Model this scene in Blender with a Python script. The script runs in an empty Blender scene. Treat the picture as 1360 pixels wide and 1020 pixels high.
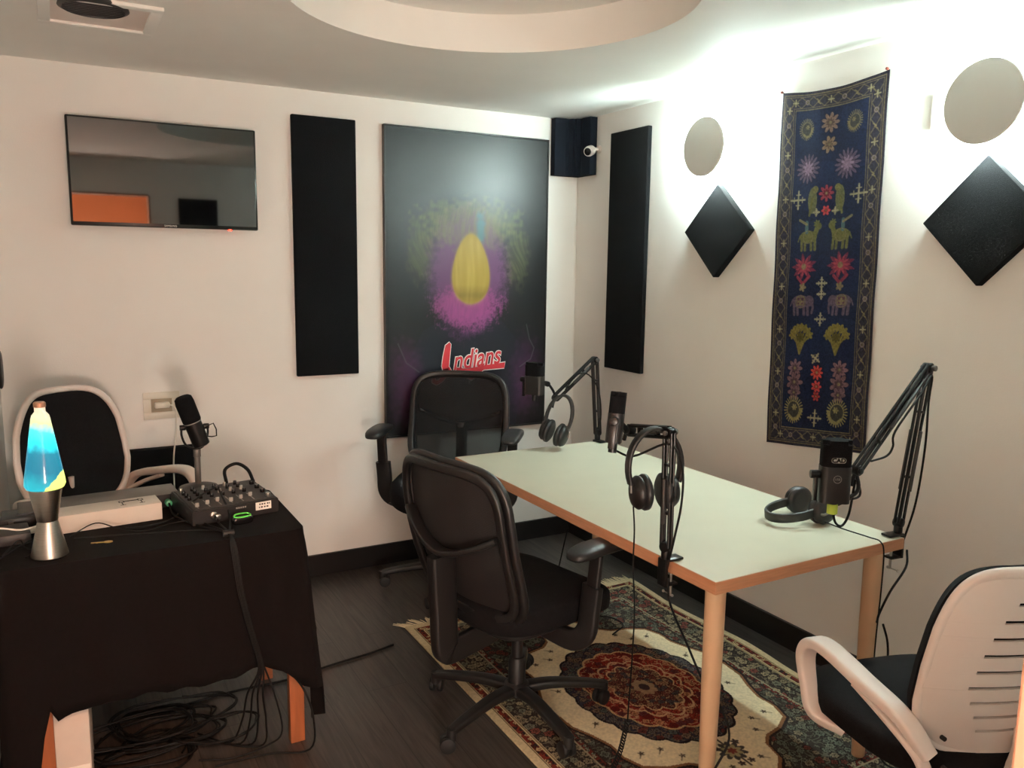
import bpy, bmesh, math, random
import numpy as np
from mathutils import Vector, Matrix
PI = math.pi
V = Vector
rnd = random.Random(7)
scn = bpy.context.scene
COL = scn.collection

# ------------------------------------------------------------------ helpers
def lin(c):
    return [((x/255)/12.92 if x/255 <= .04045 else ((x/255+.055)/1.055)**2.4) for x in c]

def mat(name, rgb, rough=.6, metal=0., noise=0., nscale=30., bump=0., bscale=200., coat=0., spec=.5, sheen=0., stretch=None, ior=None):
    m = bpy.data.materials.new(name); m.use_nodes = True
    nt = m.node_tree; b = nt.nodes['Principled BSDF']
    c = lin(rgb)
    b.inputs['Base Color'].default_value = (*c, 1)
    b.inputs['Roughness'].default_value = rough
    b.inputs['Metallic'].default_value = metal
    b.inputs['Coat Weight'].default_value = coat
    b.inputs['Specular IOR Level'].default_value = spec
    b.inputs['Sheen Weight'].default_value = sheen
    if ior: b.inputs['IOR'].default_value = ior
    tc = nt.nodes.new('ShaderNodeTexCoord'); mp = nt.nodes.new('ShaderNodeMapping')
    nt.links.new(tc.outputs['Object'], mp.inputs['Vector'])
    if stretch: mp.inputs['Scale'].default_value = stretch
    if noise:
        n = nt.nodes.new('ShaderNodeTexNoise'); n.inputs['Scale'].default_value = nscale; n.inputs['Detail'].default_value = 5
        nt.links.new(mp.outputs[0], n.inputs['Vector'])
        r = nt.nodes.new('ShaderNodeValToRGB')
        r.color_ramp.elements[0].position = .3; r.color_ramp.elements[1].position = .7
        r.color_ramp.elements[0].color = (*[max(0, x*(1-noise)) for x in c], 1)
        r.color_ramp.elements[1].color = (*[min(1, x*(1+noise)) for x in c], 1)
        nt.links.new(n.outputs['Fac'], r.inputs['Fac']); nt.links.new(r.outputs[0], b.inputs['Base Color'])
    if bump:
        n = nt.nodes.new('ShaderNodeTexNoise'); n.inputs['Scale'].default_value = bscale; n.inputs['Detail'].default_value = 3
        nt.links.new(mp.outputs[0], n.inputs['Vector'])
        bp = nt.nodes.new('ShaderNodeBump'); bp.inputs['Strength'].default_value = bump; bp.inputs['Distance'].default_value = .002
        nt.links.new(n.outputs['Fac'], bp.inputs['Height']); nt.links.new(bp.outputs[0], b.inputs['Normal'])
    return m

def emit(name, rgb, s):
    m = bpy.data.materials.new(name); m.use_nodes = True; nt = m.node_tree
    b = nt.nodes['Principled BSDF']
    b.inputs['Base Color'].default_value = (*lin(rgb), 1)
    b.inputs['Emission Color'].default_value = (*lin(rgb), 1); b.inputs['Emission Strength'].default_value = s
    return m

def mesh_mat(name, rgb, opacity, scale):
    m = bpy.data.materials.new(name); m.use_nodes = True; nt = m.node_tree
    b = nt.nodes['Principled BSDF']; out = nt.nodes['Material Output']
    b.inputs['Base Color'].default_value = (*lin(rgb), 1); b.inputs['Roughness'].default_value = .8
    t = nt.nodes.new('ShaderNodeBsdfTransparent'); mx = nt.nodes.new('ShaderNodeMixShader')
    tc = nt.nodes.new('ShaderNodeTexCoord'); w = nt.nodes.new('ShaderNodeTexWave'); w.bands_direction = 'Z'
    w.inputs['Scale'].default_value = scale; w.inputs['Distortion'].default_value = 1.5
    nt.links.new(tc.outputs['Object'], w.inputs['Vector'])
    mr = nt.nodes.new('ShaderNodeMapRange'); mr.inputs['To Min'].default_value = opacity-.08; mr.inputs['To Max'].default_value = opacity+.08
    nt.links.new(w.outputs['Fac'], mr.inputs['Value']); nt.links.new(mr.outputs[0], mx.inputs['Fac'])
    nt.links.new(t.outputs[0], mx.inputs[1]); nt.links.new(b.outputs[0], mx.inputs[2])
    nt.links.new(mx.outputs[0], out.inputs['Surface'])
    return m

def tag(o, label=None, cat=None, group=None, kind=None):
    if label: o['label'] = label
    if cat: o['category'] = cat
    if group: o['group'] = group
    if kind: o['kind'] = kind
    return o

def root(name, label, cat, loc=(0, 0, 0), rz=0., group=None):
    o = bpy.data.objects.new(name, None); COL.objects.link(o)
    o.empty_display_size = .1
    o.location = loc; o.rotation_euler = (0, 0, rz)
    return tag(o, label, cat, group)

def obj(name, bm, m, parent=None, smooth=40, loc=None):
    bmesh.ops.recalc_face_normals(bm, faces=bm.faces[:])
    me = bpy.data.meshes.new(name); bm.to_mesh(me); bm.free()
    for p in me.polygons: p.use_smooth = bool(smooth)
    if smooth:
        try: me.set_sharp_from_angle(angle=math.radians(smooth))
        except Exception: pass
    me.materials.append(m)
    o = bpy.data.objects.new(name, me); COL.objects.link(o)
    if parent: o.parent = parent
    if loc is not None:
        o.location = loc
    return o

def solo(name, bm, m, label, cat, loc=(0, 0, 0), rz=0., group=None, smooth=40):
    o = obj(name, bm, m, None, smooth); o.location = loc; o.rotation_euler = (0, 0, rz)
    return tag(o, label, cat, group)

def struct(name, bm, m, label=None, smooth=0):
    return tag(obj(name, bm, m, None, smooth), label, None, None, 'structure')

def NB(): return bmesh.new()

def box(bm, c, s, M=None, bev=0., seg=2):
    r = bmesh.ops.create_cube(bm, size=1.)
    vs = r['verts']
    for v in vs: v.co = V((v.co.x*s[0], v.co.y*s[1], v.co.z*s[2]))
    if bev:
        es = list({e for v in vs for e in v.link_edges})
        rr = bmesh.ops.bevel(bm, geom=es, offset=bev, segments=seg, profile=.5, affect='EDGES', clamp_overlap=True)
        vs = list({v for f in rr['faces'] for v in f.verts} | {v for v in vs if v.is_valid})
        # collect the connected island
        seen = set(vs); st = list(vs)
        while st:
            a = st.pop()
            for e in a.link_edges:
                b = e.other_vert(a)
                if b not in seen: seen.add(b); st.append(b)
        vs = list(seen)
    for v in vs:
        if M is not None: v.co = M @ v.co
        v.co = v.co + V(c)
    return bm

def B(c, s, M=None, bev=0.): return box(NB(), c, s, M, bev)

def frame_of(d, up=None):
    d = V(d).normalized()
    up = V(up) if up is not None else (V((0, 0, 1)) if abs(d.z) < .95 else V((0, 1, 0)))
    x = d.cross(up)
    if x.length < 1e-5: x = d.cross(V((1, 0, 0)))
    x.normalize(); y = x.cross(d).normalized()
    return x, y, d

def ring(bm, c, x, y, rx, ry, n, ph=0.):
    return [bm.verts.new(V(c)+x*(rx*math.cos(2*PI*i/n+ph))+y*(ry*math.sin(2*PI*i/n+ph))) for i in range(n)]

def bridge(bm, a, b):
    n = len(a)
    for i in range(n): bm.faces.new((a[i], a[(i+1) % n], b[(i+1) % n], b[i]))

def cyl(bm, p, q, r, r2=None, n=20, bev=0.):
    p, q = V(p), V(q); x, y, d = frame_of(q-p); r2 = r if r2 is None else r2
    L = (q-p).length
    if bev:
        prof = [(r-bev, 0), (r-.3*bev, .3*bev), (r, bev), (r2, L-bev), (r2-.3*bev, L-.3*bev), (r2-bev, L)]
    else: prof = [(r, 0), (r2, L)]
    rs = [ring(bm, p+d*h, x, y, rr, rr, n) for rr, h in prof]
    for a, b in zip(rs, rs[1:]): bridge(bm, a, b)
    bm.faces.new(rs[0][::-1]); bm.faces.new(rs[-1])
    return bm

def catmull(pts, k=6, closed=False):
    pts = [V(p) for p in pts]
    if len(pts) < 3: return pts
    n = len(pts); out = []
    rng = range(n) if closed else range(n-1)
    for i in rng:
        if closed: a, b, c, d = pts[i-1], pts[i], pts[(i+1) % n], pts[(i+2) % n]
        else:
            b, c = pts[i], pts[i+1]
            a = pts[i-1] if i else b*2-c
            d = pts[i+2] if i+2 < n else c*2-b
        for j in range(k):
            t = j/k
            out.append(.5*((2*b)+(c-a)*t+(2*a-5*b+4*c-d)*t*t+(3*b-a-3*c+d)*t**3))
    if not closed: out.append(pts[-1])
    return out

def sweep(bm, pts, prof, up=None, closed=False, scale=None):
    """prof: list of (a, b) in the section plane; parallel-transported unless 'up' given"""
    n = len(pts); rs = []
    px = None
    for i, p in enumerate(pts):
        if closed: d = pts[(i+1) % n]-pts[i-1]
        else: d = pts[min(i+1, n-1)]-pts[max(i-1, 0)]
        if d.length < 1e-9: d = V((0, 0, 1))
        d = d.normalized()
        if up is not None:
            u = V(up(i/(n-1))) if callable(up) else V(up)
            x = d.cross(u)
            if x.length < 1e-4: x = px if px else d.orthogonal()
            x.normalize()
        else:
            if px is None: x = frame_of(d)[0]
            else:
                x = px-d*px.dot(d)
                x = x.normalized() if x.length > 1e-6 else frame_of(d)[0]
        px = x; y = x.cross(d).normalized()
        s = scale(i/(n-1)) if scale else 1.
        sx, sy = (s if isinstance(s, tuple) else (s, s))
        rs.append([bm.verts.new(p+x*a*sx+y*b*sy) for a, b in prof])
    for i in range(n-1): bridge(bm, rs[i], rs[i+1])
    if closed: bridge(bm, rs[-1], rs[0])
    else:
        bm.faces.new(rs[0][::-1]); bm.faces.new(rs[-1])
    return bm

def circ(r, n=8, ry=None): return [(r*math.cos(2*PI*i/n), (ry or r)*math.sin(2*PI*i/n)) for i in range(n)]
def rrect(w, h, r, k=3):
    o = []
    for cx, cy, a0 in ((w/2-r, h/2-r, 0), (-w/2+r, h/2-r, 90), (-w/2+r, -h/2+r, 180), (w/2-r, -h/2+r, 270)):
        for j in range(k+1):
            a = math.radians(a0+90*j/k); o.append((cx+r*math.cos(a), cy+r*math.sin(a)))
    return o
def tube(bm, pts, r, k=6, n=8, closed=False):
    return sweep(bm, catmull(pts, k, closed), circ(r, n), closed=closed)

def lathe(bm, prof, c=(0, 0, 0), n=32, M=None):
    rs = []
    for r, z in prof:
        pts = [V((max(r, 1e-4)*math.cos(2*PI*i/n), max(r, 1e-4)*math.sin(2*PI*i/n), z)) for i in range(n)]
        if M is not None: pts = [M @ p for p in pts]
        rs.append([bm.verts.new(p+V(c)) for p in pts])
    for a, b in zip(rs, rs[1:]): bridge(bm, a, b)
    bm.faces.new(rs[0][::-1]); bm.faces.new(rs[-1])
    return bm

def prism(bm, outline, t, M=None, c=(0, 0, 0)):
    """outline in XY, thickness t centred on Z"""
    M = M or Matrix.Identity(3)
    a = [bm.verts.new(M @ V((x, y, -t/2))+V(c)) for x, y in outline]
    b = [bm.verts.new(M @ V((x, y, t/2))+V(c)) for x, y in outline]
    bridge(bm, a, b); bm.faces.new(a[::-1]); bm.faces.new(b)
    return bm

def sellip(bm, c, a, e1=.5, e2=.5, M=None, nu=28, nv=14, warp=None):
    """superellipsoid"""
    def sg(x, e): return math.copysign(abs(x)**e, x)
    rs = []
    for j in range(1, nv):
        ph = -PI/2+PI*j/nv; rr = []
        for i in range(nu):
            th = 2*PI*i/nu
            p = V((a[0]*sg(math.cos(ph), e1)*sg(math.cos(th), e2), a[1]*sg(math.cos(ph), e1)*sg(math.sin(th), e2), a[2]*sg(math.sin(ph), e1)))
            if warp: p = warp(p)
            if M is not None: p = M @ p
            rr.append(bm.verts.new(p+V(c)))
        rs.append(rr)
    for x, y in zip(rs, rs[1:]): bridge(bm, x, y)
    bm.faces.new(rs[0][::-1]); bm.faces.new(rs[-1])
    return bm

def sheet(bm, f, nu, nv, t):
    """closed sheet: f(u,v)->point, thickness t along the local normal"""
    P = [[V(f(i/nu, j/nv)) for j in range(nv+1)] for i in range(nu+1)]
    A = [[None]*(nv+1) for _ in range(nu+1)]; Bq = [[None]*(nv+1) for _ in range(nu+1)]
    for i in range(nu+1):
        for j in range(nv+1):
            du = P[min(i+1, nu)][j]-P[max(i-1, 0)][j]; dv = P[i][min(j+1, nv)]-P[i][max(j-1, 0)]
            nn = du.cross(dv); nn = nn.normalized() if nn.length > 1e-12 else V((0, 0, 1))
            A[i][j] = bm.verts.new(P[i][j]+nn*t/2); Bq[i][j] = bm.verts.new(P[i][j]-nn*t/2)
    for i in range(nu):
        for j in range(nv):
            bm.faces.new((A[i][j], A[i+1][j], A[i+1][j+1], A[i][j+1]))
            bm.faces.new((Bq[i][j+1], Bq[i+1][j+1], Bq[i+1][j], Bq[i][j]))
    for i in range(nu):
        bm.faces.new((A[i][0], Bq[i][0], Bq[i+1][0], A[i+1][0])); bm.faces.new((A[i+1][nv], Bq[i+1][nv], Bq[i][nv], A[i][nv]))
    for j in range(nv):
        bm.faces.new((A[0][j+1], Bq[0][j+1], Bq[0][j], A[0][j])); bm.faces.new((A[nu][j], Bq[nu][j], Bq[nu][j+1], A[nu][j+1]))
    return bm

def Rz(a): return Matrix.Rotation(a, 3, 'Z')
def basis(x, y, z):
    return Matrix((x, y, z)).transposed()

def text_bm(s, size, thick=.0006, offset=0., shear=0., align='CENTER'):
    cu = bpy.data.curves.new('t', 'FONT'); cu.body = s; cu.size = size; cu.extrude = thick/2; cu.offset = offset; cu.shear = shear
    cu.align_x = align; cu.align_y = 'CENTER'
    o = bpy.data.objects.new('t', cu); COL.objects.link(o)
    dg = bpy.context.evaluated_depsgraph_get()
    me = bpy.data.meshes.new_from_object(o.evaluated_get(dg))
    bm = NB(); bm.from_mesh(me)
    bpy.data.objects.remove(o); bpy.data.curves.remove(cu); bpy.data.meshes.remove(me)
    return bm
def xform(bm, M3, c=(0, 0, 0)):
    for v in bm.verts: v.co = M3 @ v.co+V(c)
    return bm
FACE_MY = basis(V((1, 0, 0)), V((0, 0, 1)), V((0, -1, 0)))     # XY drawing -> wall facing -y
FACE_MX = basis(V((0, -1, 0)), V((0, 0, 1)), V((-1, 0, 0)))    # XY drawing -> wall facing -x

# ------------------------------------------------------------------ materials
M = {}
def bpmat(k, *a, **kw): M[k] = mat(k, *a, **kw)
bpmat('wall_paint', (239, 236, 230), .62, noise=.02, nscale=3, bump=.25, bscale=160)
bpmat('ceiling_paint', (238, 236, 230), .7, noise=.02, nscale=4, bump=.2, bscale=120)
bpmat('baseboard', (17, 14, 13), .45)
bpmat('black_plastic', (26, 24, 24), .42, bump=.08, bscale=500)
bpmat('black_gloss', (18, 17, 18), .2)
bpmat('black_metal', (22, 21, 22), .32, metal=.3)
bpmat('black_fabric', (20, 18, 19), .95, noise=.25, nscale=120, bump=.5, bscale=600, spec=.15)
bpmat('cloth_black', (14, 10, 10), .95, noise=.2, nscale=80, bump=.4, bscale=900, spec=.15)
bpmat('foam', (16, 16, 18), 1., noise=.3, nscale=300, bump=.9, bscale=500, spec=.15)
bpmat('foam_blue', (22, 27, 36), 1., noise=.2, nscale=300, bump=.9, bscale=500, spec=.15)
bpmat('white_plastic', (226, 214, 206), .4)
bpmat('slot_black', (16, 12, 12), .8)
bpmat('steel', (190, 188, 182), .28, metal=1.)
bpmat('brushed', (170, 168, 160), .34, metal=1., noise=.12, nscale=20, stretch=(1, 1, 60))
bpmat('brass', (190, 165, 90), .35, metal=1.)
bpmat('table_top', (212, 208, 186), .38, noise=.02, nscale=8)
bpmat('beech_edge', (184, 130, 96), .5, noise=.12, nscale=14, stretch=(1, 1, 12))
bpmat('table_leg', (205, 170, 136), .5, noise=.04, nscale=10)
bpmat('pine', (150, 88, 54), .45, noise=.22, nscale=9, stretch=(5, 5, .5))
bpmat('rubber', (15, 14, 14), .6)
bpmat('cable_black', (9, 8, 8), .6, spec=.25)
bpmat('cable_white', (225, 220, 210), .5)
bpmat('cardboard', (196, 188, 178), .8, noise=.03, nscale=20)
bpmat('disc', (205, 203, 196), .6)
bpmat('outlet_white', (225, 220, 205), .4)
bpmat('grey_metal', (108, 104, 100), .45, metal=.5)
bpmat('dark_grey', (48, 45, 44), .5)
bpmat('green', (90, 200, 80), .4)
bpmat('teal_ring', (60, 150, 110), .4)
bpmat('yellow_ring', (190, 180, 70), .4)
bpmat('green_tape', (170, 195, 70), .6)
bpmat('print_white', (225, 222, 215), .5)
bpmat('print_grey', (140, 138, 132), .5)
bpmat('print_black', (40, 34, 32), .7)
bpmat('frame_black', (20, 18, 18), .35)
bpmat('red', (190, 40, 50), .6)
bpmat('pin', (120, 50, 38), .4)
bpmat('fringe', (222, 208, 170), .9)
bpmat('hall_paint', (236, 222, 205), .8)
bpmat('earpad', (30, 29, 30), .45, bump=.1, bscale=300)
M['chair_mesh'] = mesh_mat('chair_mesh', (26, 24, 24), .64, 90)
M['chair_mesh_dense'] = mesh_mat('chair_mesh_dense', (22, 17, 17), .97, 90)
M['led'] = emit('led', (224, 248, 248), 1.)
# TV glass
m = mat('tv_glass', (10, 10, 11), .03, spec=1.0, ior=1.75); M['tv_glass'] = m

# dark wood plank floor
def floor_mat():
    m = bpy.data.materials.new('floor_planks'); m.use_nodes = True; nt = m.node_tree; b = nt.nodes['Principled BSDF']; L = nt.links.new
    tc = nt.nodes.new('ShaderNodeTexCoord'); mp = nt.nodes.new('ShaderNodeMapping'); mp.inputs['Rotation'].default_value = (0, 0, PI/2)
    L(tc.outputs['Object'], mp.inputs['Vector'])
    br = nt.nodes.new('ShaderNodeTexBrick'); br.offset = .37; br.inputs['Scale'].default_value = 1.
    br.inputs['Brick Width'].default_value = 1.2; br.inputs['Row Height'].default_value = .15; br.inputs['Mortar Size'].default_value = .0015
    br.inputs['Color1'].default_value = (*lin((55, 50, 47)), 1); br.inputs['Color2'].default_value = (*lin((68, 62, 58)), 1)
    br.inputs['Mortar'].default_value = (*lin((25, 22, 21)), 1); br.inputs['Bias'].default_value = 0
    L(mp.outputs[0], br.inputs['Vector'])
    mp2 = nt.nodes.new('ShaderNodeMapping'); mp2.inputs['Scale'].default_value = (28, 1.6, 1); L(tc.outputs['Object'], mp2.inputs['Vector'])
    n = nt.nodes.new('ShaderNodeTexNoise'); n.inputs['Scale'].default_value = 2.2; n.inputs['Detail'].default_value = 8; n.inputs['Distortion'].default_value = 1.2
    L(mp2.outputs[0], n.inputs['Vector'])
    cr = nt.nodes.new('ShaderNodeValToRGB'); cr.color_ramp.elements[0].position = .35; cr.color_ramp.elements[1].position = .72
    cr.color_ramp.elements[0].color = (.55, .55, .55, 1); cr.color_ramp.elements[1].color = (1.45, 1.42, 1.4, 1)
    L(n.outputs['Fac'], cr.inputs['Fac'])
    mx = nt.nodes.new('ShaderNodeMix'); mx.data_type = 'RGBA'; mx.blend_type = 'MULTIPLY'; mx.inputs['Factor'].default_value = 1
    L(br.outputs['Color'], mx.inputs['A']); L(cr.outputs[0], mx.inputs['B']); L(mx.outputs['Result'], b.inputs['Base Color'])
    b.inputs['Roughness'].default_value = .42
    bp = nt.nodes.new('ShaderNodeBump'); bp.inputs['Strength'].default_value = .15; bp.inputs['Distance'].default_value = .002
    L(n.outputs['Fac'], bp.inputs['Height']); L(bp.outputs[0], b.inputs['Normal'])
    return m
M['floor'] = floor_mat()

def vcol_mat(name, rough, bump=0., bscale=400, coat=0., spec=.5, coat_rough=.3):
    m = bpy.data.materials.new(name); m.use_nodes = True; nt = m.node_tree; b = nt.nodes['Principled BSDF']
    a = nt.nodes.new('ShaderNodeAttribute'); a.attribute_name = 'pattern'
    nt.links.new(a.outputs['Color'], b.inputs['Base Color']); b.inputs['Roughness'].default_value = rough
    b.inputs['Coat Weight'].default_value = coat; b.inputs['Coat Roughness'].default_value = coat_rough; b.inputs['Specular IOR Level'].default_value = spec
    if bump:
        tc = nt.nodes.new('ShaderNodeTexCoord'); n = nt.nodes.new('ShaderNodeTexNoise'); n.inputs['Scale'].default_value = bscale
        nt.links.new(tc.outputs['Object'], n.inputs['Vector']); bp = nt.nodes.new('ShaderNodeBump')
        bp.inputs['Strength'].default_value = bump; bp.inputs['Distance'].default_value = .003
        nt.links.new(n.outputs['Fac'], bp.inputs['Height']); nt.links.new(bp.outputs[0], b.inputs['Normal'])
    return m
M['rug'] = vcol_mat('rug_pile', 1., .7, 350, spec=.1)
M['tapestry'] = vcol_mat('tapestry_cloth', .95, .5, 500, spec=.1)
M['poster'] = vcol_mat('poster_print', .38, 0, coat=0, spec=.4)

# ------------------------------------------------------------------ pattern raster (numpy)
class Canvas:
    def __init__(s, w, h, res):
        s.w, s.h = w, h; s.nx = int(round(w/res)); s.ny = int(round(h/res))
        s.x = (np.arange(s.nx+1)/s.nx*w)[None, :].repeat(s.ny+1, 0); s.y = (np.arange(s.ny+1)/s.ny*h)[:, None].repeat(s.nx+1, 1)
        s.c = np.zeros((s.ny+1, s.nx+1, 3)); s.res = res
        s.rng = np.random.default_rng(3)
    def paint(s, mask, rgb, a=1.):
        mask = np.clip(mask, 0, 1)[..., None]*a
        s.c = s.c*(1-mask)+np.array(lin(rgb))*mask
    def soft(s, d, w=None):            # d<0 inside
        w = w or s.res
        return np.clip(.5-d/w, 0, 1)
    def disc(s, cx, cy, r, rgb, a=1., sx=1., sy=1., w=None):
        d = np.hypot((s.x-cx)/sx, (s.y-cy)/sy)-r; s.paint(s.soft(d, w), rgb, a)
    def rings(s, cx, cy, r, t, rgb, a=1., sx=1.):
        d = np.abs(np.hypot((s.x-cx)/sx, s.y-cy)-r)-t/2; s.paint(s.soft(d), rgb, a)
    def petals(s, cx, cy, r, n, depth, rgb, a=1., ph=0., sx=1., sy=1., sharp=False):
        X = (s.x-cx)/sx; Y = (s.y-cy)/sy
        th = np.arctan2(Y, X)+ph; rr = np.hypot(X, Y)
        k = np.abs(np.cos(n*th/2)) if not sharp else 1-np.abs(((n*th/(2*PI)) % 1)*2-1)
        s.paint(s.soft(rr-r*(1-depth+depth*k)), rgb, a)
    def rays(s, cx, cy, r0, r1, n, t, rgb, a=1., sx=1.):
        X = (s.x-cx)/sx; Y = s.y-cy
        th = np.arctan2(Y, X); rr = np.hypot(X, Y)
        k = ((n*th/(2*PI)) % 1)-.5
        d = np.abs(k)*2*PI/n*rr-t/2
        s.paint(s.soft(d)*((rr > r0) & (rr < r1)), rgb, a)
    def line(s, pts, t, rgb, a=1.):
        d = np.full(s.x.shape, 1e9)
        for (x0, y0), (x1, y1) in zip(pts, pts[1:]):
            vx, vy = x1-x0, y1-y0; L = vx*vx+vy*vy+1e-12
            k = np.clip(((s.x-x0)*vx+(s.y-y0)*vy)/L, 0, 1)
            d = np.minimum(d, np.hypot(s.x-x0-k*vx, s.y-y0-k*vy))
        s.paint(s.soft(d-t/2), rgb, a)
    def poly(s, pts, rgb=None, a=1.):
        ins = np.zeros(s.x.shape, bool); n = len(pts)
        for i in range(n):
            x0, y0 = pts[i]; x1, y1 = pts[(i+1) % n]
            if y0 == y1: continue
            c = ((y0 > s.y) != (y1 > s.y)) & (s.x < (x1-x0)*(s.y-y0)/(y1-y0)+x0)
            ins ^= c
        if rgb is not None: s.paint(ins.astype(float), rgb, a)
        return ins
    def noise(s, cell, seed=0):
        r = np.random.default_rng(seed); nx = int(s.w/cell)+3; ny = int(s.h/cell)+3
        g = r.random((ny, nx)); X = s.x/cell; Y = s.y/cell
        i = X.astype(int); j = Y.astype(int); fx = X-i; fy = Y-j; fx = fx*fx*(3-2*fx); fy = fy*fy*(3-2*fy)
        return (g[j, i]*(1-fx)+g[j, i+1]*fx)*(1-fy)+(g[j+1, i]*(1-fx)+g[j+1, i+1]*fx)*fy
    def strands(s, cx, cy, seed=0, slant=0., curve=0.):
        r = np.random.default_rng(seed); nx = int(s.w/cx)+60; ny = int(s.h/cy)+4; g = r.random((ny, nx))
        X = (s.x+slant*s.y+curve*np.sin(s.y*14))/cx+20; Y = s.y/cy; i = np.clip(X.astype(int), 0, nx-2); j = Y.astype(int); fx = X-i; fy = Y-j
        return (g[j, i]*(1-fx)+g[j, i+1]*fx)*(1-fy)+(g[j+1, i]*(1-fx)+g[j+1, i+1]*fx)*fy
    def floral(s, mask, cell, ground, cols, seed, line=(30, 24, 26), stem=None, fill=.8):
        """field of many small flowers inside a mask"""
        r = np.random.default_rng(seed); nx = int(s.w/cell)+4; ny = int(s.h/cell)+4
        jx = r.random((ny, nx))*.6+.2; jy = r.random((ny, nx))*.6+.2; pick = r.integers(0, len(cols), (ny, nx)); ph = r.random((ny, nx))*6.28
        sz = r.random((ny, nx))*.25+.32; npet = r.integers(4, 8, (ny, nx)); on = r.random((ny, nx)) < fill
        X = s.x/cell+1; Y = s.y/cell+1; I = X.astype(int); J = Y.astype(int)
        bd = np.full(X.shape, 9.); bi = np.zeros(X.shape, int); bj = np.zeros(X.shape, int)
        for dj in (-1, 0, 1):
            for di in (-1, 0, 1):
                ii = np.clip(I+di, 0, nx-1); jj = np.clip(J+dj, 0, ny-1)
                d = np.hypot(X-ii-jx[jj, ii], Y-jj-jy[jj, ii]); k = d < bd
                bd = np.where(k, d, bd); bi = np.where(k, ii, bi); bj = np.where(k, jj, bj)
        dx = X-bi-jx[bj, bi]; dy = Y-bj-jy[bj, bi]; th = np.arctan2(dy, dx)+ph[bj, bi]
        rr = sz[bj, bi]*(.62+.38*np.abs(np.cos(npet[bj, bi]*th/2)))
        mk = mask.astype(float)
        s.paint(mk, ground)
        if stem is not None:
            n1 = s.noise(cell*.55, seed+9); n2 = s.noise(cell*.4, seed+5)
            s.paint(mk*((np.abs(n1-.5) < .06) | (np.abs(n2-.5) < .035)), stem, .9)
        o = on[bj, bi]
        s.paint(mk*((bd < rr+.09) & o), line)
        for q, c in enumerate(cols): s.paint(mk*((bd < rr) & (pick[bj, bi] == q) & o), c)
        s.paint(mk*((bd < rr*.55) & (bd > rr*.38) & o), line, .8)
        s.paint(mk*((bd < rr*.22) & o), line, .9)
    def to_obj(s, name, m, parent, f):
        """build a grid carrying the pattern; f(x, y)->(X, Y, Z) arrays"""
        P = np.stack(f(s.x, s.y), -1).reshape(-1, 3)
        nx, ny = s.nx+1, s.ny+1
        idx = np.arange(nx*ny).reshape(ny, nx)
        F = np.stack([idx[:-1, :-1], idx[:-1, 1:], idx[1:, 1:], idx[1:, :-1]], -1).reshape(-1, 4)
        me = bpy.data.meshes.new(name); me.vertices.add(len(P)); me.vertices.foreach_set('co', P.astype(np.float32).ravel())
        me.loops.add(F.size); me.loops.foreach_set('vertex_index', F.astype(np.int32).ravel())
        me.polygons.add(len(F)); me.polygons.foreach_set('loop_start', (np.arange(len(F))*4).astype(np.int32))
        me.update(calc_edges=True); me.validate()
        a = me.color_attributes.new('pattern', 'FLOAT_COLOR', 'POINT')
        c = np.concatenate([s.c.reshape(-1, 3), np.ones((len(P), 1))], 1).astype(np.float32); a.data.foreach_set('color', c.ravel())
        me.polygons.foreach_set('use_smooth', np.ones(len(F), bool))
        me.materials.append(m)
        o = bpy.data.objects.new(name, me); COL.objects.link(o)
        if parent: o.parent = parent
        return o

# ------------------------------------------------------------------ the room
H = 2.334; XL = -2.785; YF = -3.54; DX0, DX1, DZ = -2.72, -1.872, 2.06
t = .12
struct('floor', B((-1.4, -2.9, -.05), (3.6, 6.2, .1)), M['floor'], 'dark grey wood plank floor')
struct('wall_back', B((-1.4, t/2, 1.3), (3.1, t, 2.8)), M['wall_paint'], 'cream painted back wall with the television')
struct('wall_right', B((t/2, -1.8, 1.3), (t, 3.6, 2.8)), M['wall_paint'], 'cream painted right wall with the round wall lights')
struct('wall_left', B((XL-t/2, -2.6, 1.3), (t, 5.2, 2.8)), M['wall_paint'], 'cream painted left wall')
bm = B(((DX1+.14)/2, YF-.06, 1.3), (-DX1+.14, t, 2.8)); box(bm, ((DX0+XL-.06)/2, YF-.06, 1.3), (XL*-1+DX0+.06, t, 2.8)); box(bm, ((DX0+DX1)/2, YF-.06, (DZ+2.7)/2), (DX1-DX0, t, 2.7-DZ))
struct('wall_front', bm, M['wall_paint'], 'wall behind the doorway the picture is taken from')
# ceiling with a round recess
RC, RR, RZ = (-1.37, -1.6), .618, H+.135
bm = NB(); N = 96
sq = []
for i in range(N):
    a = 2*PI*i/N; c, s_ = math.cos(a), math.sin(a)
    k = 1/max(abs(c)/1.6, abs(s_)/1.95)
    sq.append((RC[0]+c*k*1.0, RC[1]+s_*k*1.0))
inn = [bm.verts.new((RC[0]+RR*math.cos(2*PI*i/N), RC[1]+RR*math.sin(2*PI*i/N), H)) for i in range(N)]
out = [bm.verts.new((x, y, H)) for x, y in sq]
top = [bm.verts.new((v.co.x, v.co.y, RZ)) for v in inn]
bridge(bm, out, inn); bridge(bm, inn, top); bm.faces.new(top)
o = struct('ceiling', bm, M['ceiling_paint'], 'ceiling with a round recess', smooth=40)
o.data.flip_normals()
# baseboards
hb = .108
struct('baseboard_back', B(((XL+0)/2, -.007, hb/2), (-XL, .014, hb), bev=.002), M['baseboard'])
struct('baseboard_right', B((-.007, YF/2, hb/2), (.014, -YF, hb), bev=.002), M['baseboard'])
struct('baseboard_left', B((XL+.007, YF/2, hb/2), (.014, -YF, hb), bev=.002), M['baseboard'])
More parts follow.
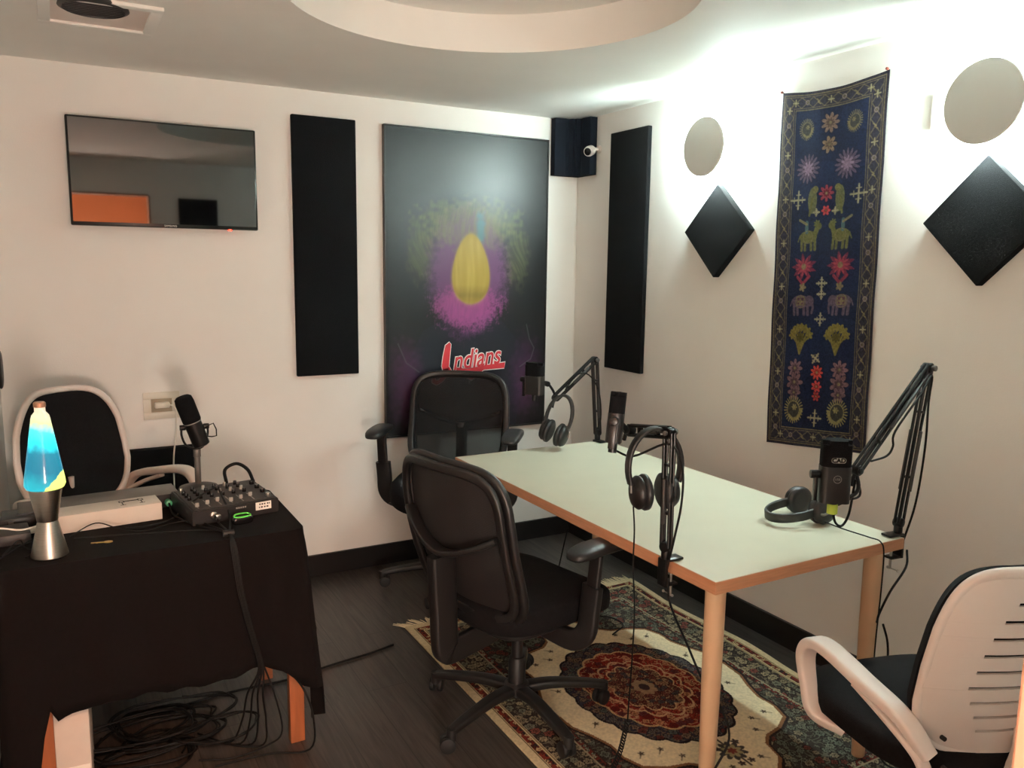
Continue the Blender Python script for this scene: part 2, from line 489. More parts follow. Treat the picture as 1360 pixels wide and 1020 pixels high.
# doorway lining and the lit hallway outside
bm = B((DX1+.004, YF-.06, DZ/2), (.016, t+.004, DZ), bev=.003); box(bm, (DX0-.004, YF-.06, DZ/2), (.016, t+.004, DZ), bev=.003); box(bm, ((DX0+DX1)/2, YF-.06, DZ+.004), (DX1-DX0, t+.004, .016), bev=.003)
struct('trim_1', bm, mat('door_trim', (168, 124, 100), .6), 'doorway lining at the right edge of the picture')
struct('wall_hall', B((-1.5, -5.25, 1.3), (3.6, t, 2.8)), mat('hall_lit_orange', (178, 106, 66), .8), 'hallway wall behind the doorway')  # warm light put into the wall colour, for the orange glow mirrored in the television
struct('wall_hall_side', B((.2, -4.4, 1.3), (t, 1.8, 2.8)), M['hall_paint'], 'hallway side wall')
struct('ceiling_hall', B((-1.4, -4.4, 2.46), (3.4, 1.75, .06)), M['hall_paint'], 'hallway ceiling')

# ------------------------------------------------------------------ ceiling hatch light
r = root('ceiling_vent', 'square ceiling vent with a dark round grille, top left', 'vent', (-2.39, -.815, H))
bm = NB()
for cx, cy, sx, sy in ((0, -.157, .35, .036), (0, .157, .35, .036), (-.157, 0, .036, .278), (.157, 0, .036, .278)): box(bm, (cx, cy, -.006), (sx, sy, .012), bev=.003)
obj('frame', bm, M['ceiling_paint'], r)
obj('panel', B((0, 0, -.002), (.279, .279, .004)), M['white_plastic'], r)
bm = NB(); lathe(bm, [(.10, -.002), (.102, -.01), (.09, -.016), (.086, -.004)], (-.02, -.085, 0), n=40)
g = obj('grille', bm, M['dark_grey'], r)
bm = NB()
for k in range(-4, 5):
    w = math.sqrt(.088**2-(k*.019)**2); box(bm, (-.02, -.085+k*.019, -.010), (2*w, .004, .006))
obj('slat', bm, M['black_plastic'], g)

# ------------------------------------------------------------------ television
r = root('television', 'black flat screen television mounted on the back wall', 'television', (-2.124, 0, 1.905), 0)
tilt = Matrix.Rotation(0, 3, 'X')
obj('case', B((0, -.055, 0), (.742, .03, .436), bev=.006), M['black_gloss'], r)
obj('screen', B((0, -.0715, .004), (.724, .003, .412)), M['tv_glass'], r)
obj('wall_bracket', B((0, -.02, 0), (.22, .04, .22), bev=.003), M['black_metal'], r)
obj('logo', xform(text_bm('SAMSUNG', .011, .0006), FACE_MY, (.005, -.0714, -.2095)), M['print_white'], r)
cyl_bm = NB(); cyl(cyl_bm, (.25, -.06, -.222), (.25, -.06, -.214), .009, n=14)
obj('standby_light', cyl_bm, emit('standby', (255, 60, 40), 3.), r)

# ------------------------------------------------------------------ acoustic panels
def panel(name, c, s, m, label, group=None, M3=None):
    bm = NB(); box(bm, (0, 0, 0), s, M3, bev=.004)
    return solo(name, bm, m, label, 'acoustic panel', c, 0, group, smooth=30)
panel('acoustic_panel', (-1.43, -.0135, 1.614), (.303, .025, 1.208), M['foam'], 'tall black acoustic panel on the back wall between television and poster')
panel('acoustic_panel', (-.0135, -.49, 1.62), (.025, .308, 1.208), M['foam'], 'tall black acoustic panel on the right wall beside the corner')
RX = Matrix.Rotation(PI/4, 3, 'X')
panel('diamond_panel', (-.019, -1.150, 1.708), (.036, .285, .285), M['foam'], 'black diamond acoustic panel left of the blue tapestry', M3=RX)
panel('diamond_panel', (-.019, -2.335, 1.704), (.036, .285, .285), M['foam'], 'black diamond acoustic panel right of the blue tapestry', M3=RX)
panel('acoustic_panel', (-1.5, YF+.014, 1.6), (.3, .025, .9), M['foam'], 'black acoustic panel on the front wall right of the doorway')
panel('leaning_panel', (-2.22, -.03, .3635), (.33, .05, .725), M['foam'], 'black panel standing on the floor against the back wall behind the white chair')

# corner foam: two grooved halves
r = root('corner_foam', 'dark blue grooved foam block filling the top corner of the room', 'acoustic foam', (0, 0, 2.18))
prof = [(.003, 0), (.18, 0)]
def wedge(side):
    # ridge profile along the wall, extruded vertically
    xs = [(.0, .07), (.035, .075), (.045, .05), (.058, .05), (.068, .072), (.085, .072), (.095, .05), (.108, .05), (.118, .055), (.18, .045)]
    o = [(.004, .003)]+[(max(a, .004), b) for a, b in xs]+[(.18, .003)]
    bm = NB(); n = len(o)
    a = []; b = []
    for (u, v) in o:
        P = (-u, -v) if side == 0 else (-v, -u)
        a.append(bm.verts.new((P[0], P[1], -.148))); b.append(bm.verts.new((P[0], P[1], .150)))
    bridge(bm, a, b); bm.faces.new(a); bm.faces.new(b[::-1]); return bm
obj('foam_half', wedge(0), M['foam_blue'], r, smooth=0); obj('foam_half', wedge(1), M['foam_blue'], r, smooth=0)

# security camera
r = root('security_camera', 'small white security camera on the right wall below the corner foam', 'camera', (0, -.205, 2.162))
bm = NB(); cyl(bm, (-.001, 0, 0), (-.014, 0, 0), .021, .017, n=24, bev=.003); obj('mount_plate', bm, M['white_plastic'], r)
bm = NB(); tube(bm, [(-.012, 0, 0), (-.03, .004, -.002), (-.045, .006, -.008)], .009); obj('neck', bm, M['white_plastic'], r)
d = V((-.85, -.5, -.28)).normalized(); x, y, d = frame_of(d); Mr = basis(x, y, d)
c0 = V((-.05, .006, -.008))
bm = NB(); lathe(bm, [(.006, -.022), (.02, -.014), (.026, 0), (.027, .03), (.025, .042), (.022, .045)], c0, 28, Mr); obj('body', bm, M['white_plastic'], r)
bm = NB(); lathe(bm, [(.019, .0445), (.0195, .046), (.016, .048), (.004, .0485)], c0, 28, Mr); obj('lens', bm, M['black_gloss'], r)

# ------------------------------------------------------------------ round wall lights
def wall_light(y, z, label):
    r = root('wall_light', label, 'wall light', (0, y, z), group=None)
    bm = NB(); cyl(bm, (-.001, 0, 0), (-.03, 0, 0), .06, n=40, bev=.003); obj('back_box', bm, M['white_plastic'], r)
    bm = NB(); cyl(bm, (-.031, 0, 0), (-.089, 0, 0), .035, n=32); obj('stem', bm, M['white_plastic'], r)
    bm = NB(); lathe(bm, [(.045, 0), (.045, .003), (.098, .003), (.098, 0)], (-.058, 0, 0), 64, basis(V((0, 0, 1)), V((0, 1, 0)), V((1, 0, 0)))); obj('led_ring', bm, M['led'], r)
    bm = NB(); lathe(bm, [(.085, 0), (.1235, .001), (.125, .004), (.1235, .009), (.02, .011)], (-.09, 0, 0), 64, basis(V((0, 0, 1)), V((0, 1, 0)), V((-1, 0, 0)))); obj('disc', bm, M['disc'], r, smooth=50)
wall_light(-1.117, 2.063, 'round backlit wall light above the smaller diamond, left of tapestry')
wall_light(-2.34, 2.055, 'round backlit wall light above the right diamond, beside the tapestry top')
solo('wall_plate', B((0, 0, 0), (.014, .075, .115), bev=.002), M['outlet_white'], 'white rectangular plate on the right wall behind the right round light', 'wall plate', (-.008, -2.155, 2.067))

# ------------------------------------------------------------------ framed poster (plain colour fields and the team lettering)
PW, PH = .934, 1.545
r = root('framed_poster', 'large framed dark poster with purple and yellow shape and red lettering', 'poster', (-1.14, 0, .67))
cv = Canvas(PW-.02, PH-.02, .004)
cv.paint(np.ones(cv.x.shape), (17, 17, 19))
# y up from the bottom
X, Y = cv.x, cv.y; cx = .447
n1 = cv.noise(.02, 1); n2 = cv.noise(.006, 2); n3 = cv.noise(.06, 4)
fur = cv.strands(.005, .03, 33, 0, .01)
# dark garment-like trapezoid
cv.poly([(.17, 0), (.74, 0), (.80, .40), (.66, .56), (.54, .63), (.33, .60), (.19, .53), (.10, .36)], (20, 22, 31))
for sx in (.10, .80):
    d = np.hypot((X-sx)/.095, (Y-.27)/.22)+(n1-.5)*.5
    cv.paint(cv.soft(d-.8, .8), (82, 42, 78), .45)
# soft violet oval
d = np.hypot((X-cx-.0)/.235, (Y-.83)/.33)+(n1-.5)*.16+(n2-.5)*.16
cv.paint(cv.soft(d-.92, .35), (92, 54, 92), .9)
d = np.hypot((X-cx)/.20, (Y-.655)/.125)+(n1-.5)*.3+(n2-.5)*.35
cv.paint(cv.soft(d-.85+.35*(fur-.5), .4)*(.6+.5*fur), (142, 66, 120), .85)
# loose olive band above
fine = cv.strands(.006, .05, 32, .15, .03)**1.5*1.4
d = np.hypot((X-cx-.005)/.30, (Y-1.07)/.13)+(n1-.5)*.5
cv.paint(cv.soft(d-.85, .5)*(.45+.55*fine), (104, 106, 66), .6)
for sx, hh in ((.18, .95), (.74, .93)):
    d = np.hypot((X-sx)/.075, (Y-hh)/.19)+(n1-.5)*.5
    cv.paint(cv.soft(d-.8, .6)*(.3+.7*fine), (96, 98, 62), .42)
d = np.hypot((X-cx-.07)/.03, (Y-1.05)/.1)+(n1-.5)*.5
cv.paint(cv.soft(d-.8, .6), (50, 110, 122), .6)
# golden oval in the middle
d = np.hypot((X-cx-.015)/(.10+.03*np.clip((.9-Y)/.2, -1, 1)), (Y-.845)/.185)
st = cv.strands(.011, .14, 31, 0, .006)
cv.paint(cv.soft(d-.98, .08), (138, 116, 40)); cv.paint(cv.soft(d-.95, .3)*(.35+.65*st), (186, 162, 84), .6)
cv.paint(cv.soft(d-.95, .08)*cv.soft(np.abs(Y-.71)-.03, .05), (80, 66, 24), .5)
cv.line([(.80, .55), (.82, .47), (.85, .42), (.83, .36), (.76, .32)], .004, (90, 92, 92), .8)
cv.line([(.055, .47), (.10, .37), (.17, .32)], .004, (80, 80, 82), .8)
cv.to_obj('print', M['poster'], r, lambda x, y: (x+.01, 0*x-.0285, y+.01))
bm = NB()
for c, s in (((PW/2, -.015, .004), (PW, .03, .008)), ((PW/2, -.015, PH-.004), (PW, .03, .008)), ((.004, -.015, PH/2), (.008, .03, PH-.016)), ((PW-.004, -.015, PH/2), (.008, .03, PH-.016))):
    box(bm, c, s, bev=.001)
box(bm, (PW/2, -.014, PH/2), (PW-.018, .026, PH-.018))
obj('frame', bm, M['frame_black'], r, smooth=0)
# lettering
LM = FACE_MY @ Matrix.Rotation(math.radians(5), 3, 'Z')
def script(off, th, m, yy, nm, rad):
    bm = text_bm('ndians', .135, th, off, .32)
    xform(bm, LM @ Matrix.Diagonal((.82, 1.05, 1)), (.505, yy, .386))
    # tall script capital with a hooked foot
    w = rad
    b2 = NB(); g = off*.9
    for cap in ([(.030, .085), (.052, .098), (.058, .088), (.030, -.060), (.022, -.072), (.008, -.060), (.000, -.020), (.012, .030)],
                [(.008, -.050), (.030, -.060), (-.002, -.098), (-.040, -.112), (-.062, -.098), (-.060, -.070), (-.046, -.066), (-.046, -.088), (-.028, -.094), (-.004, -.076)],
                [(.052, -.055), (.030, -.070), (.004, -.040), (.040, -.030)]):
        mxx = sum(p[0] for p in cap)/len(cap); myy = sum(p[1] for p in cap)/len(cap); o2 = []; n_ = len(cap)
        ar = sum(cap[i][0]*cap[(i+1) % n_][1]-cap[(i+1) % n_][0]*cap[i][1] for i in range(n_)); sg_ = 1 if ar > 0 else -1
        for i in range(n_):
            ax_, ay_ = cap[i-1]; bx_, by_ = cap[(i+1) % n_]; tx, ty = bx_-ax_, by_-ay_; L2 = math.hypot(tx, ty); o2.append((cap[i][0]+sg_*ty/L2*g, cap[i][1]-sg_*tx/L2*g))
        prism(b2, o2, th)
    xform(b2, LM, (.305, yy, .375))
    pts = [V(p) for p in ((.045, .09, 0), (.005, .055, 0), (-.02, .01, 0), (-.015, -.035, 0))]
    sweep(b2, catmull(pts, 6), rrect(1.6*w, th, th*.3, 1), up=(0, 0, 1)) if False else None
    me = bpy.data.meshes.new('x'); b2.to_mesh(me); b2.free(); bm.from_mesh(me)
    # tail under the word
    e = off*1.0+.0
    o = [(-.085, -.028-e), (.0, -.092-e*1.6), (.075, -.048-e), (.20, -.055-e), (.205+e, -.028+e), (.07, -.028+e), (-.02, -.033+e), (-.08-e, -.018+e)] if True else []
    b3 = NB(); prism(b3, [(x+.06, y) for x, y in o], th); xform(b3, LM, (.41, yy, .362))
    me = bpy.data.meshes.new('x'); b3.to_mesh(me); b3.free(); bm.from_mesh(me)
    return obj(nm, bm, m, r, smooth=0)
script(.006, .0008, M['print_white'], -.0295, 'lettering_outline', .016)
script(.0015, .0008, M['red'], -.0312, 'lettering', .010)
bm = NB(); cyl(bm, (.465, -.029, .262), (.465, -.031, .262), .008, n=16); obj('button', bm, M['print_grey'], r)

# ------------------------------------------------------------------ tapestry
TW, TH = .475, 1.40
cv = Canvas(TW, TH, .0022)     # x from far(left in photo) to near, y DOWN from the top
cv.paint(np.ones(cv.x.shape), (28, 35, 60)); nz = cv.noise(.12, 3)
cv.paint(nz > .55, (23, 28, 48), .6)
gold = (116, 104, 74); cream = (150, 140, 108); olive = (96, 92, 52); mauve = (88, 72, 88); rose = (138, 56, 68); brown = (58, 50, 52); plum = (84, 58, 66)
bw = .072
edge = np.minimum(np.minimum(cv.x, TW-cv.x), np.minimum(cv.y, TH-cv.y))
cv.paint(edge < bw, brown, .55)
for e0 in (.012, .020, bw-.008, bw): cv.paint(np.abs(edge-e0) < .0016, gold, .7)
mid = (bw+.012)/2
def border_run(p0, p1):
    L = math.hypot(p1[0]-p0[0], p1[1]-p0[1]); n = max(2, round(L/.058)); dx, dy = (p1[0]-p0[0])/n, (p1[1]-p0[1])/n; nx, ny = -dy/math.hypot(dx, dy), dx/math.hypot(dx, dy)
    a = []; b = []
    for i in range(n+1):
        s = .021*(1 if i % 2 else -1); a.append((p0[0]+dx*i+nx*s, p0[1]+dy*i+ny*s)); b.append((p0[0]+dx*i-nx*s, p0[1]+dy*i-ny*s))
    cv.line(a, .0035, gold, .6); cv.line(b, .0035, gold, .6)
    for i in range(n):
        c = (p0[0]+dx*(i+.5), p0[1]+dy*(i+.5)); k = i % 3
        col = (cream, (150, 100, 70), gold)[i % 3]
        if k == 0: cv.line([(c[0]-.012, c[1]), (c[0]+.012, c[1])], .004, col); cv.line([(c[0], c[1]-.013), (c[0], c[1]+.013)], .004, col)
        elif k == 1: cv.rings(c[0], c[1], .008, .004, (120, 105, 100))
        else: cv.line([(c[0]-.009, c[1]-.01), (c[0]+.004, c[1]), (c[0]-.004, c[1]+.002), (c[0]+.009, c[1]+.011)], .004, col)
border_run((mid, mid), (TW-mid, mid)); border_run((mid, TH-mid), (TW-mid, TH-mid)); border_run((mid, mid), (mid, TH-mid)); border_run((TW-mid, mid), (TW-mid, TH-mid))
def cross(x, y, s, col=cream, ang=0):
    c, q = math.cos(ang), math.sin(ang)
    for dx, dy in ((c, q), (-q, c)):
        cv.line([(x-dx*s, y-dy*s), (x+dx*s, y+dy*s)], .007, col, .9)
    for dx, dy in ((c, q), (-q, c)):
        for k in (-1, 1): cv.line([(x+dx*s*k*.6-dy*s*.3, y+dy*s*k*.6+dx*s*.3), (x+dx*s*k*.6+dy*s*.3, y+dy*s*k*.6-dx*s*.3)], .004, col, .8)
def peacock(x, y, s, f, col=gold):
    cv.rays(x, y, s*.62, s, 26, s*.085, col, .9, .85); cv.rings(x, y, s*.62, s*.07, col, .9, .85); cv.disc(x, y, s*.57, (60, 58, 52), .9, .85)
    cv.petals(x+f*s*.1, y-s*.18, s*.24, 6, .5, col, .9)
    cv.line([(x-f*s*.35, y+s*.45), (x, y+s*.75), (x+f*s*.4, y+s*.62), (x+f*s*.62, y+s*.25), (x+f*s*.66, y-s*.02)], s*.2, col)
    cv.disc(x+f*s*.68, y-s*.03, s*.12, col); cv.line([(x, y+s*.75), (x, y+s*1.0)], s*.08, col)
def flower(x, y, s, col, n=9):
    cv.petals(x, y, s*1.08, n, .5, (30, 28, 44)); cv.petals(x, y, s, n, .55, col); cv.petals(x, y, s*.5, n, .4, tuple(int(c*.72) for c in col)); cv.disc(x, y, s*.16, gold)
def beast(x, y, s, f, col, hump=True, trunk=False):
    o = (26, 28, 44)
    cv.disc(x, y, s*.5, col, 1., 1.05, .62)
    for lx in (-.4, -.18, .2, .42): cv.line([(x+f*lx*s, y+s*.15), (x+f*(lx+.03)*s, y+s*.62)], s*.15, col)
    if trunk:
        cv.disc(x+f*s*.5, y-s*.02, s*.26, col); cv.line([(x+f*s*.66, y), (x+f*s*.72, y+s*.3), (x+f*s*.66, y+s*.55)], s*.12, col)
        cv.poly([(x-s*.22, y-s*.22), (x+s*.22, y-s*.22), (x+s*.2, y+s*.16), (x-s*.2, y+s*.16)], plum); cv.line([(x-s*.22, y-s*.22), (x+s*.22, y-s*.22), (x+s*.2, y+s*.16), (x-s*.2, y+s*.16), (x-s*.22, y-s*.22)], .004, gold)
        cv.petals(x, y-.0, s*.16, 4, .6, gold)
    else:
        cv.line([(x+f*s*.4, y-s*.1), (x+f*s*.52, y-s*.42)], s*.26, col); cv.disc(x+f*s*.58, y-s*.5, s*.18, col); cv.petals(x+f*s*.5, y-s*.62, s*.2, 7, .5, col)
        cv.line([(x-f*s*.1, y-s*.25), (x-f*s*.1, y-s*.7)], s*.2, (70, 90, 92)); cv.line([(x-f*s*.1, y-s*.62), (x-f*s*.55, y-s*.85)], s*.12, gold)
    cv.rings(x, y, s*.3, .003, gold, .8); cv.line([(x-f*s*.5, y-s*.1), (x-f*s*.62, y+s*.2)], s*.06, col)
def plant(x, y, s, col):
    for k in range(-3, 4):
        a = k*.42; cv.line([(x, y+s*.8), (x+math.sin(a)*s*.25, y+s*.2), (x+math.sin(a)*s*.62, y-math.cos(a)*s*.55)], s*.10, col, .95)
        cv.petals(x+math.sin(a)*s*.6, y-math.cos(a)*s*.6, s*.24, 5, .5, col, 1., k)
    cv.petals(x, y-s*.1, s*.3, 8, .5, tuple(int(c*.7) for c in col))
U = lambda u: u*TW
G = lambda v: v*TH
A0, A1 = .315, .675
peacock(U(.27), G(.105), .042, 1); peacock(U(.73), G(.105), .042, -1); flower(U(.5), G(.095), .04, (120, 96, 84)); flower(U(.5), G(.155), .034, (128, 104, 84), 7)
for u in (A0-.01, A1+.01): flower(U(u), G(.215), .058, mauve, 16); cv.petals(U(u), G(.215), .03, 9, .5, (126, 104, 120))
cross(U(.22), G(.30), .034); cross(U(.80), G(.30), .034); flower(U(.5), G(.288), .033, rose, 8); flower(U(.5), G(.335), .02, (190, 70, 70), 6)
for u, f in ((.37, 1), (.63, -1)):
    cv.disc(U(u), G(.305), .05, (92, 92, 62), 1., .42, 1.); cv.disc(U(u)+f*.012, G(.275), .014, (104, 100, 60)); cv.line([(U(u), G(.30)), (U(u)-f*.012, G(.345))], .01, olive); cross(U(u)+f*.02, G(.338), .013)
beast(U(.34), G(.405), .08, 1, olive); beast(U(.66), G(.405), .08, -1, olive)
for u in (A0, A1):
    cv.petals(U(u), G(.487), .068, 9, .6, (104, 40, 58), 1., 0, .95, .8, True); cv.petals(U(u), G(.487), .05, 11, .6, rose, 1., .3, .9, .8, True); cv.disc(U(u), G(.487), .012, gold); cv.line([(U(u)-.03, G(.515)), (U(u), G(.535)), (U(u)+.03, G(.515))], .012, (122, 46, 60)); cv.petals(U(u), G(.545), .018, 5, .5, gold)
cross(U(.5), G(.535), .022); beast(U(.30), G(.585), .082, 1, mauve[:2]+(84,), trunk=True); beast(U(.70), G(.585), .082, -1, mauve[:2]+(84,), trunk=True); cross(U(.5), G(.565), .018)
cross(U(.5), G(.635), .024)
for u in (A0, A1): plant(U(u), G(.69), .075, (116, 104, 52))
cross(U(.48), G(.745), .022, cream, .6)
for u in (.28, .72): flower(U(u), G(.775), .038, (118, 88, 92), 8); flower(U(u), G(.815), .042, (108, 80, 84), 7); flower(U(u), G(.845), .032, (104, 78, 84), 6)
flower(U(.5), G(.785), .03, (178, 66, 60), 9); flower(U(.5), G(.825), .025, (170, 60, 58), 7); flower(U(.5), G(.853), .02, (150, 54, 52), 6)
peacock(U(.28), G(.895), .056, 1, (132, 120, 78)); peacock(U(.72), G(.895), .056, -1, (132, 120, 78)); cross(U(.5), G(.915), .032)
cv.c *= .80*(.70+.60*cv.noise(.0045, 11))[..., None]
r = root('tapestry', 'long dark blue embroidered tapestry hanging on the right wall between the diamonds', 'tapestry', (0, -1.468, 2.234))
def tap(x, y):
    sag = .022*np.sin(PI*x/TW)*np.exp(-y*3.5)+(x/TW)*.008*0
    bot = np.where(y > TH*.5, (y/TH-.5)*2, 0)
    yy = -(x-.010*bot*0)-.02*(y/TH)
    zz = -(y*(1-.035*(x/TW)))-sag
    dd = -.006-.004*(1+np.sin(x*38+y*2.0))*.5-.003*np.sin(y*9+x*7)**2
    return (dd, yy, zz)
o = cv.to_obj('cloth', M['tapestry'], r, tap)
md = o.modifiers.new('thickness', 'SOLIDIFY'); md.thickness = .0015; md.offset = 0
for dy in (.0, -TW):
    bm = NB(); cyl(bm, (-.001, dy*.99, .0), (-.014, dy*.99, .002), .0012, n=8); cyl(bm, (-.012, dy*.99, .002), (-.02, dy*.99, .002), .005, n=12, bev=.001); obj('push_pin', bm, M['pin'], r)

# ------------------------------------------------------------------ rug
RW, RL = 1.195, 1.76
cv = Canvas(RW, RL, .003); a = cv.x-RW/2; b = cv.y-RL/2
e = np.minimum(RW/2-np.abs(a), RL/2-np.abs(b))
crm = (226, 210, 174); nv = (52, 45, 42); drk = (54, 34, 32); grn = (128, 130, 112); bg = (150, 138, 112); rd = (132, 44, 38); pk = (168, 96, 78)
cv.paint(e >= -1, (200, 184, 148))
cv.paint((e > .030), (60, 40, 36)); cv.floral((e > .034) & (e < .060), .021, (118, 46, 38), [(190, 160, 120), (96, 40, 34), (60, 44, 44)], 3, fill=1.)
for q in (.033, .062, .07): cv.paint(np.abs(e-q) < .0022, (190, 172, 132))
cv.floral((e > .072) & (e < .172), .036, nv, [(112, 112, 96), (134, 122, 98), (126, 70, 60), (150, 136, 108)], 5, stem=(112, 104, 86), fill=.92)
cv.paint((e > .172) & (e < .178), bg); cv.floral((e > .178) & (e < .198), .018, (104, 44, 38), [bg, grn, nv], 6, fill=1.)
cv.paint((e > .198) & (e < .203), (60, 44, 40))
cv.floral(e > .203, .034, (56, 50, 46), [(106, 108, 94), (96, 100, 88), (130, 118, 96), (104, 58, 50)], 8, stem=(96, 98, 84), fill=.85)
quart = [(0, .62), (.06, .60), (.11, .555), (.13, .48), (.17, .445), (.24, .43), (.31, .39), (.335, .32), (.33, .25), (.355, .17), (.385, .10), (.392, 0)]
full = quart+[(x, -y) for x, y in quart[::-1][1:]]+[(-x, -y) for x, y in quart[1:]]+[(-x, y) for x, y in quart[::-1][1:-1]]
f2 = [(x*1.035+RW/2, y*1.03+RL/2) for x, y in full]; f1 = [(x*.985+RW/2, y*.985+RL/2) for x, y in full]; f15 = [(x*1.012+RW/2, y*1.01+RL/2) for x, y in full]
cv.poly(f2, (44, 34, 34)); cv.poly(f15, (132, 92, 62)); cv.poly(f1, crm)
fieldm = cv.poly(f1)
# small motifs near the field edge
for k, (px, py) in enumerate([(.27, .33), (.30, .12), (.16, .40), (.06, .52), (.20, .34)]):
    for sx in (-1, 1):
        for sy in (-1, 1):
            cv.petals(RW/2+sx*px, RL/2+sy*py, .012, 5, .6, (60, 46, 40), .9); cv.line([(RW/2+sx*px, RL/2+sy*py), (RW/2+sx*(px+.02), RL/2+sy*(py+.02))], .004, (70, 50, 40), .8)
for sy in (-1, 1):
    cv.line([(RW/2, RL/2+sy*.36), (RW/2, RL/2+sy*.54)], .008, (60, 46, 42)); cv.petals(RW/2, RL/2+sy*.455, .052, 10, .35, (62, 56, 54)); cv.petals(RW/2, RL/2+sy*.455, .036, 8, .4, (150, 138, 100)); cv.petals(RW/2, RL/2+sy*.455, .018, 6, .4, (110, 50, 42))
    for k in (-1, 1): cv.petals(RW/2+k*.045, RL/2+sy*.42, .016, 5, .5, (60, 52, 50)); cv.petals(RW/2+k*.02, RL/2+sy*.52, .014, 5, .5, (70, 54, 50))
# medallion
mx, my = .268, .355
def med(k): return np.hypot(a/(mx*k), b/(my*k)), np.arctan2(b/my, a/mx)
rr, th = med(1.)
out_r = 1+.045*np.abs(np.cos(11*th))
cv.paint(rr < out_r+.03, (36, 28, 30))
cv.floral(rr < out_r, .032, (52, 50, 60), [(92, 86, 84), (124, 100, 84), (104, 52, 48), (82, 88, 84)], 12, stem=(120, 100, 80), fill=1.)
in_r = .76+.05*np.abs(np.cos(8*th))
cv.paint(rr < in_r+.025, (196, 160, 112)); cv.floral(rr < in_r, .036, rd, [(150, 54, 44), (104, 32, 32), (186, 128, 92), (96, 48, 50)], 14, line=(70, 26, 26), stem=(196, 150, 112), fill=.9)
r3 = .40+.07*np.abs(np.cos(6*th))
cv.paint(np.abs(rr-r3-.12) < .014, (200, 160, 120)); cv.paint(rr < r3+.02, (200, 160, 116)); cv.floral(rr < r3, .026, (84, 40, 38), [(150, 112, 84), (110, 60, 50), (74, 66, 66)], 16, stem=(160, 130, 96), fill=1.)
cv.paint(rr < .13+.03*np.abs(np.cos(4*th)), (150, 122, 92)); cv.paint(rr < .07, (60, 44, 44))
cv.c *= (.86+.28*cv.noise(.006, 21))[..., None]; cv.c *= (.93+.14*cv.noise(.15, 22))[..., None]
r = root('rug', 'patterned cream and red oriental rug with fringe under the table', 'rug', (-.742, -1.655, 0))
def rugf(x, y):
    X = x-RW/2; Yc = y-RL/2
    wav = .010*np.sin(Yc*7.5+.6)*np.clip((X/(RW/2)), 0, 1)**2
    lift = .004*np.maximum(0, np.sin(Yc*9+1))*np.clip(X/(RW/2), 0, 1)**3
    return (X+wav, Yc, .0085+lift)
o = cv.to_obj('pile', M['rug'], r, rugf)
md = o.modifiers.new('thickness', 'SOLIDIFY'); md.thickness = .006; md.offset = -1
bm = NB()
for sy in (1, -1):
    n = 150
    for i in range(n):
        x = -RW/2+.004+(RW-.008)*i/(n-1); L = rnd.uniform(.045, .075); dx = rnd.uniform(-.012, .012)+(-.03 if (sy > 0 and i < 12) else 0)
        p0 = V((x, sy*(RL/2-.004), .006)); p1 = V((x+dx*.5, sy*(RL/2+L*.5), .005)); p2 = V((x+dx, sy*(RL/2+L), .0025))
        sweep(bm, [p0, p1, p2], circ(.0028, 4), up=(0, 0, 1), scale=lambda t: 1-.5*t)
o = obj('fringe', bm, M['fringe'], r); o['kind'] = 'stuff'

# ------------------------------------------------------------------ table
TZ = .743
r = root('table', 'white rectangular table with beech edge and round wooden legs', 'table', (-.735, -1.598, 0), .0091)
TLw, TLl = .768, 1.562
obj('tabletop', B((0, 0, TZ-.019), (TLw-.006, TLl-.006, .036)), M['table_top'], r, smooth=0)
bm = NB()
for c, s in (((-TLw/2+.0015, 0, TZ-.0185), (.003, TLl, .034)), ((TLw/2-.0015, 0, TZ-.0185), (.003, TLl, .034)), ((0, -TLl/2+.0015, TZ-.0185), (TLw-.006, .003, .034)), ((0, TLl/2-.0015, TZ-.0185), (TLw-.006, .003, .034))): box(bm, c, s)
obj('edge_band', bm, M['beech_edge'], r, smooth=0)
for sx in (-1, 1):
    for sy in (-1, 1):
        on_rug = .011
        x, y = sx*(TLw/2-.058), sy*(TLl/2-.058)
        bm = NB(); lathe(bm, [(.018, on_rug), (.020, on_rug+.004), (.027, .45), (.028, TZ-.045), (.028, TZ-.0365)], (x, y, 0), 28)
        lg = obj('leg', bm, M['table_leg'], r)
        bm = NB(); lathe(bm, [(.038, TZ-.043), (.04, TZ-.041), (.04, TZ-.0375)], (x, y, 0), 28); obj('mounting_plate', bm, M['grey_metal'], lg)

# ------------------------------------------------------------------ black mesh office chairs
def squircle(th, e=.5):
    c, s = math.cos(th), math.sin(th)
    return math.copysign(abs(c)**e, c), math.copysign(abs(s)**e, s)

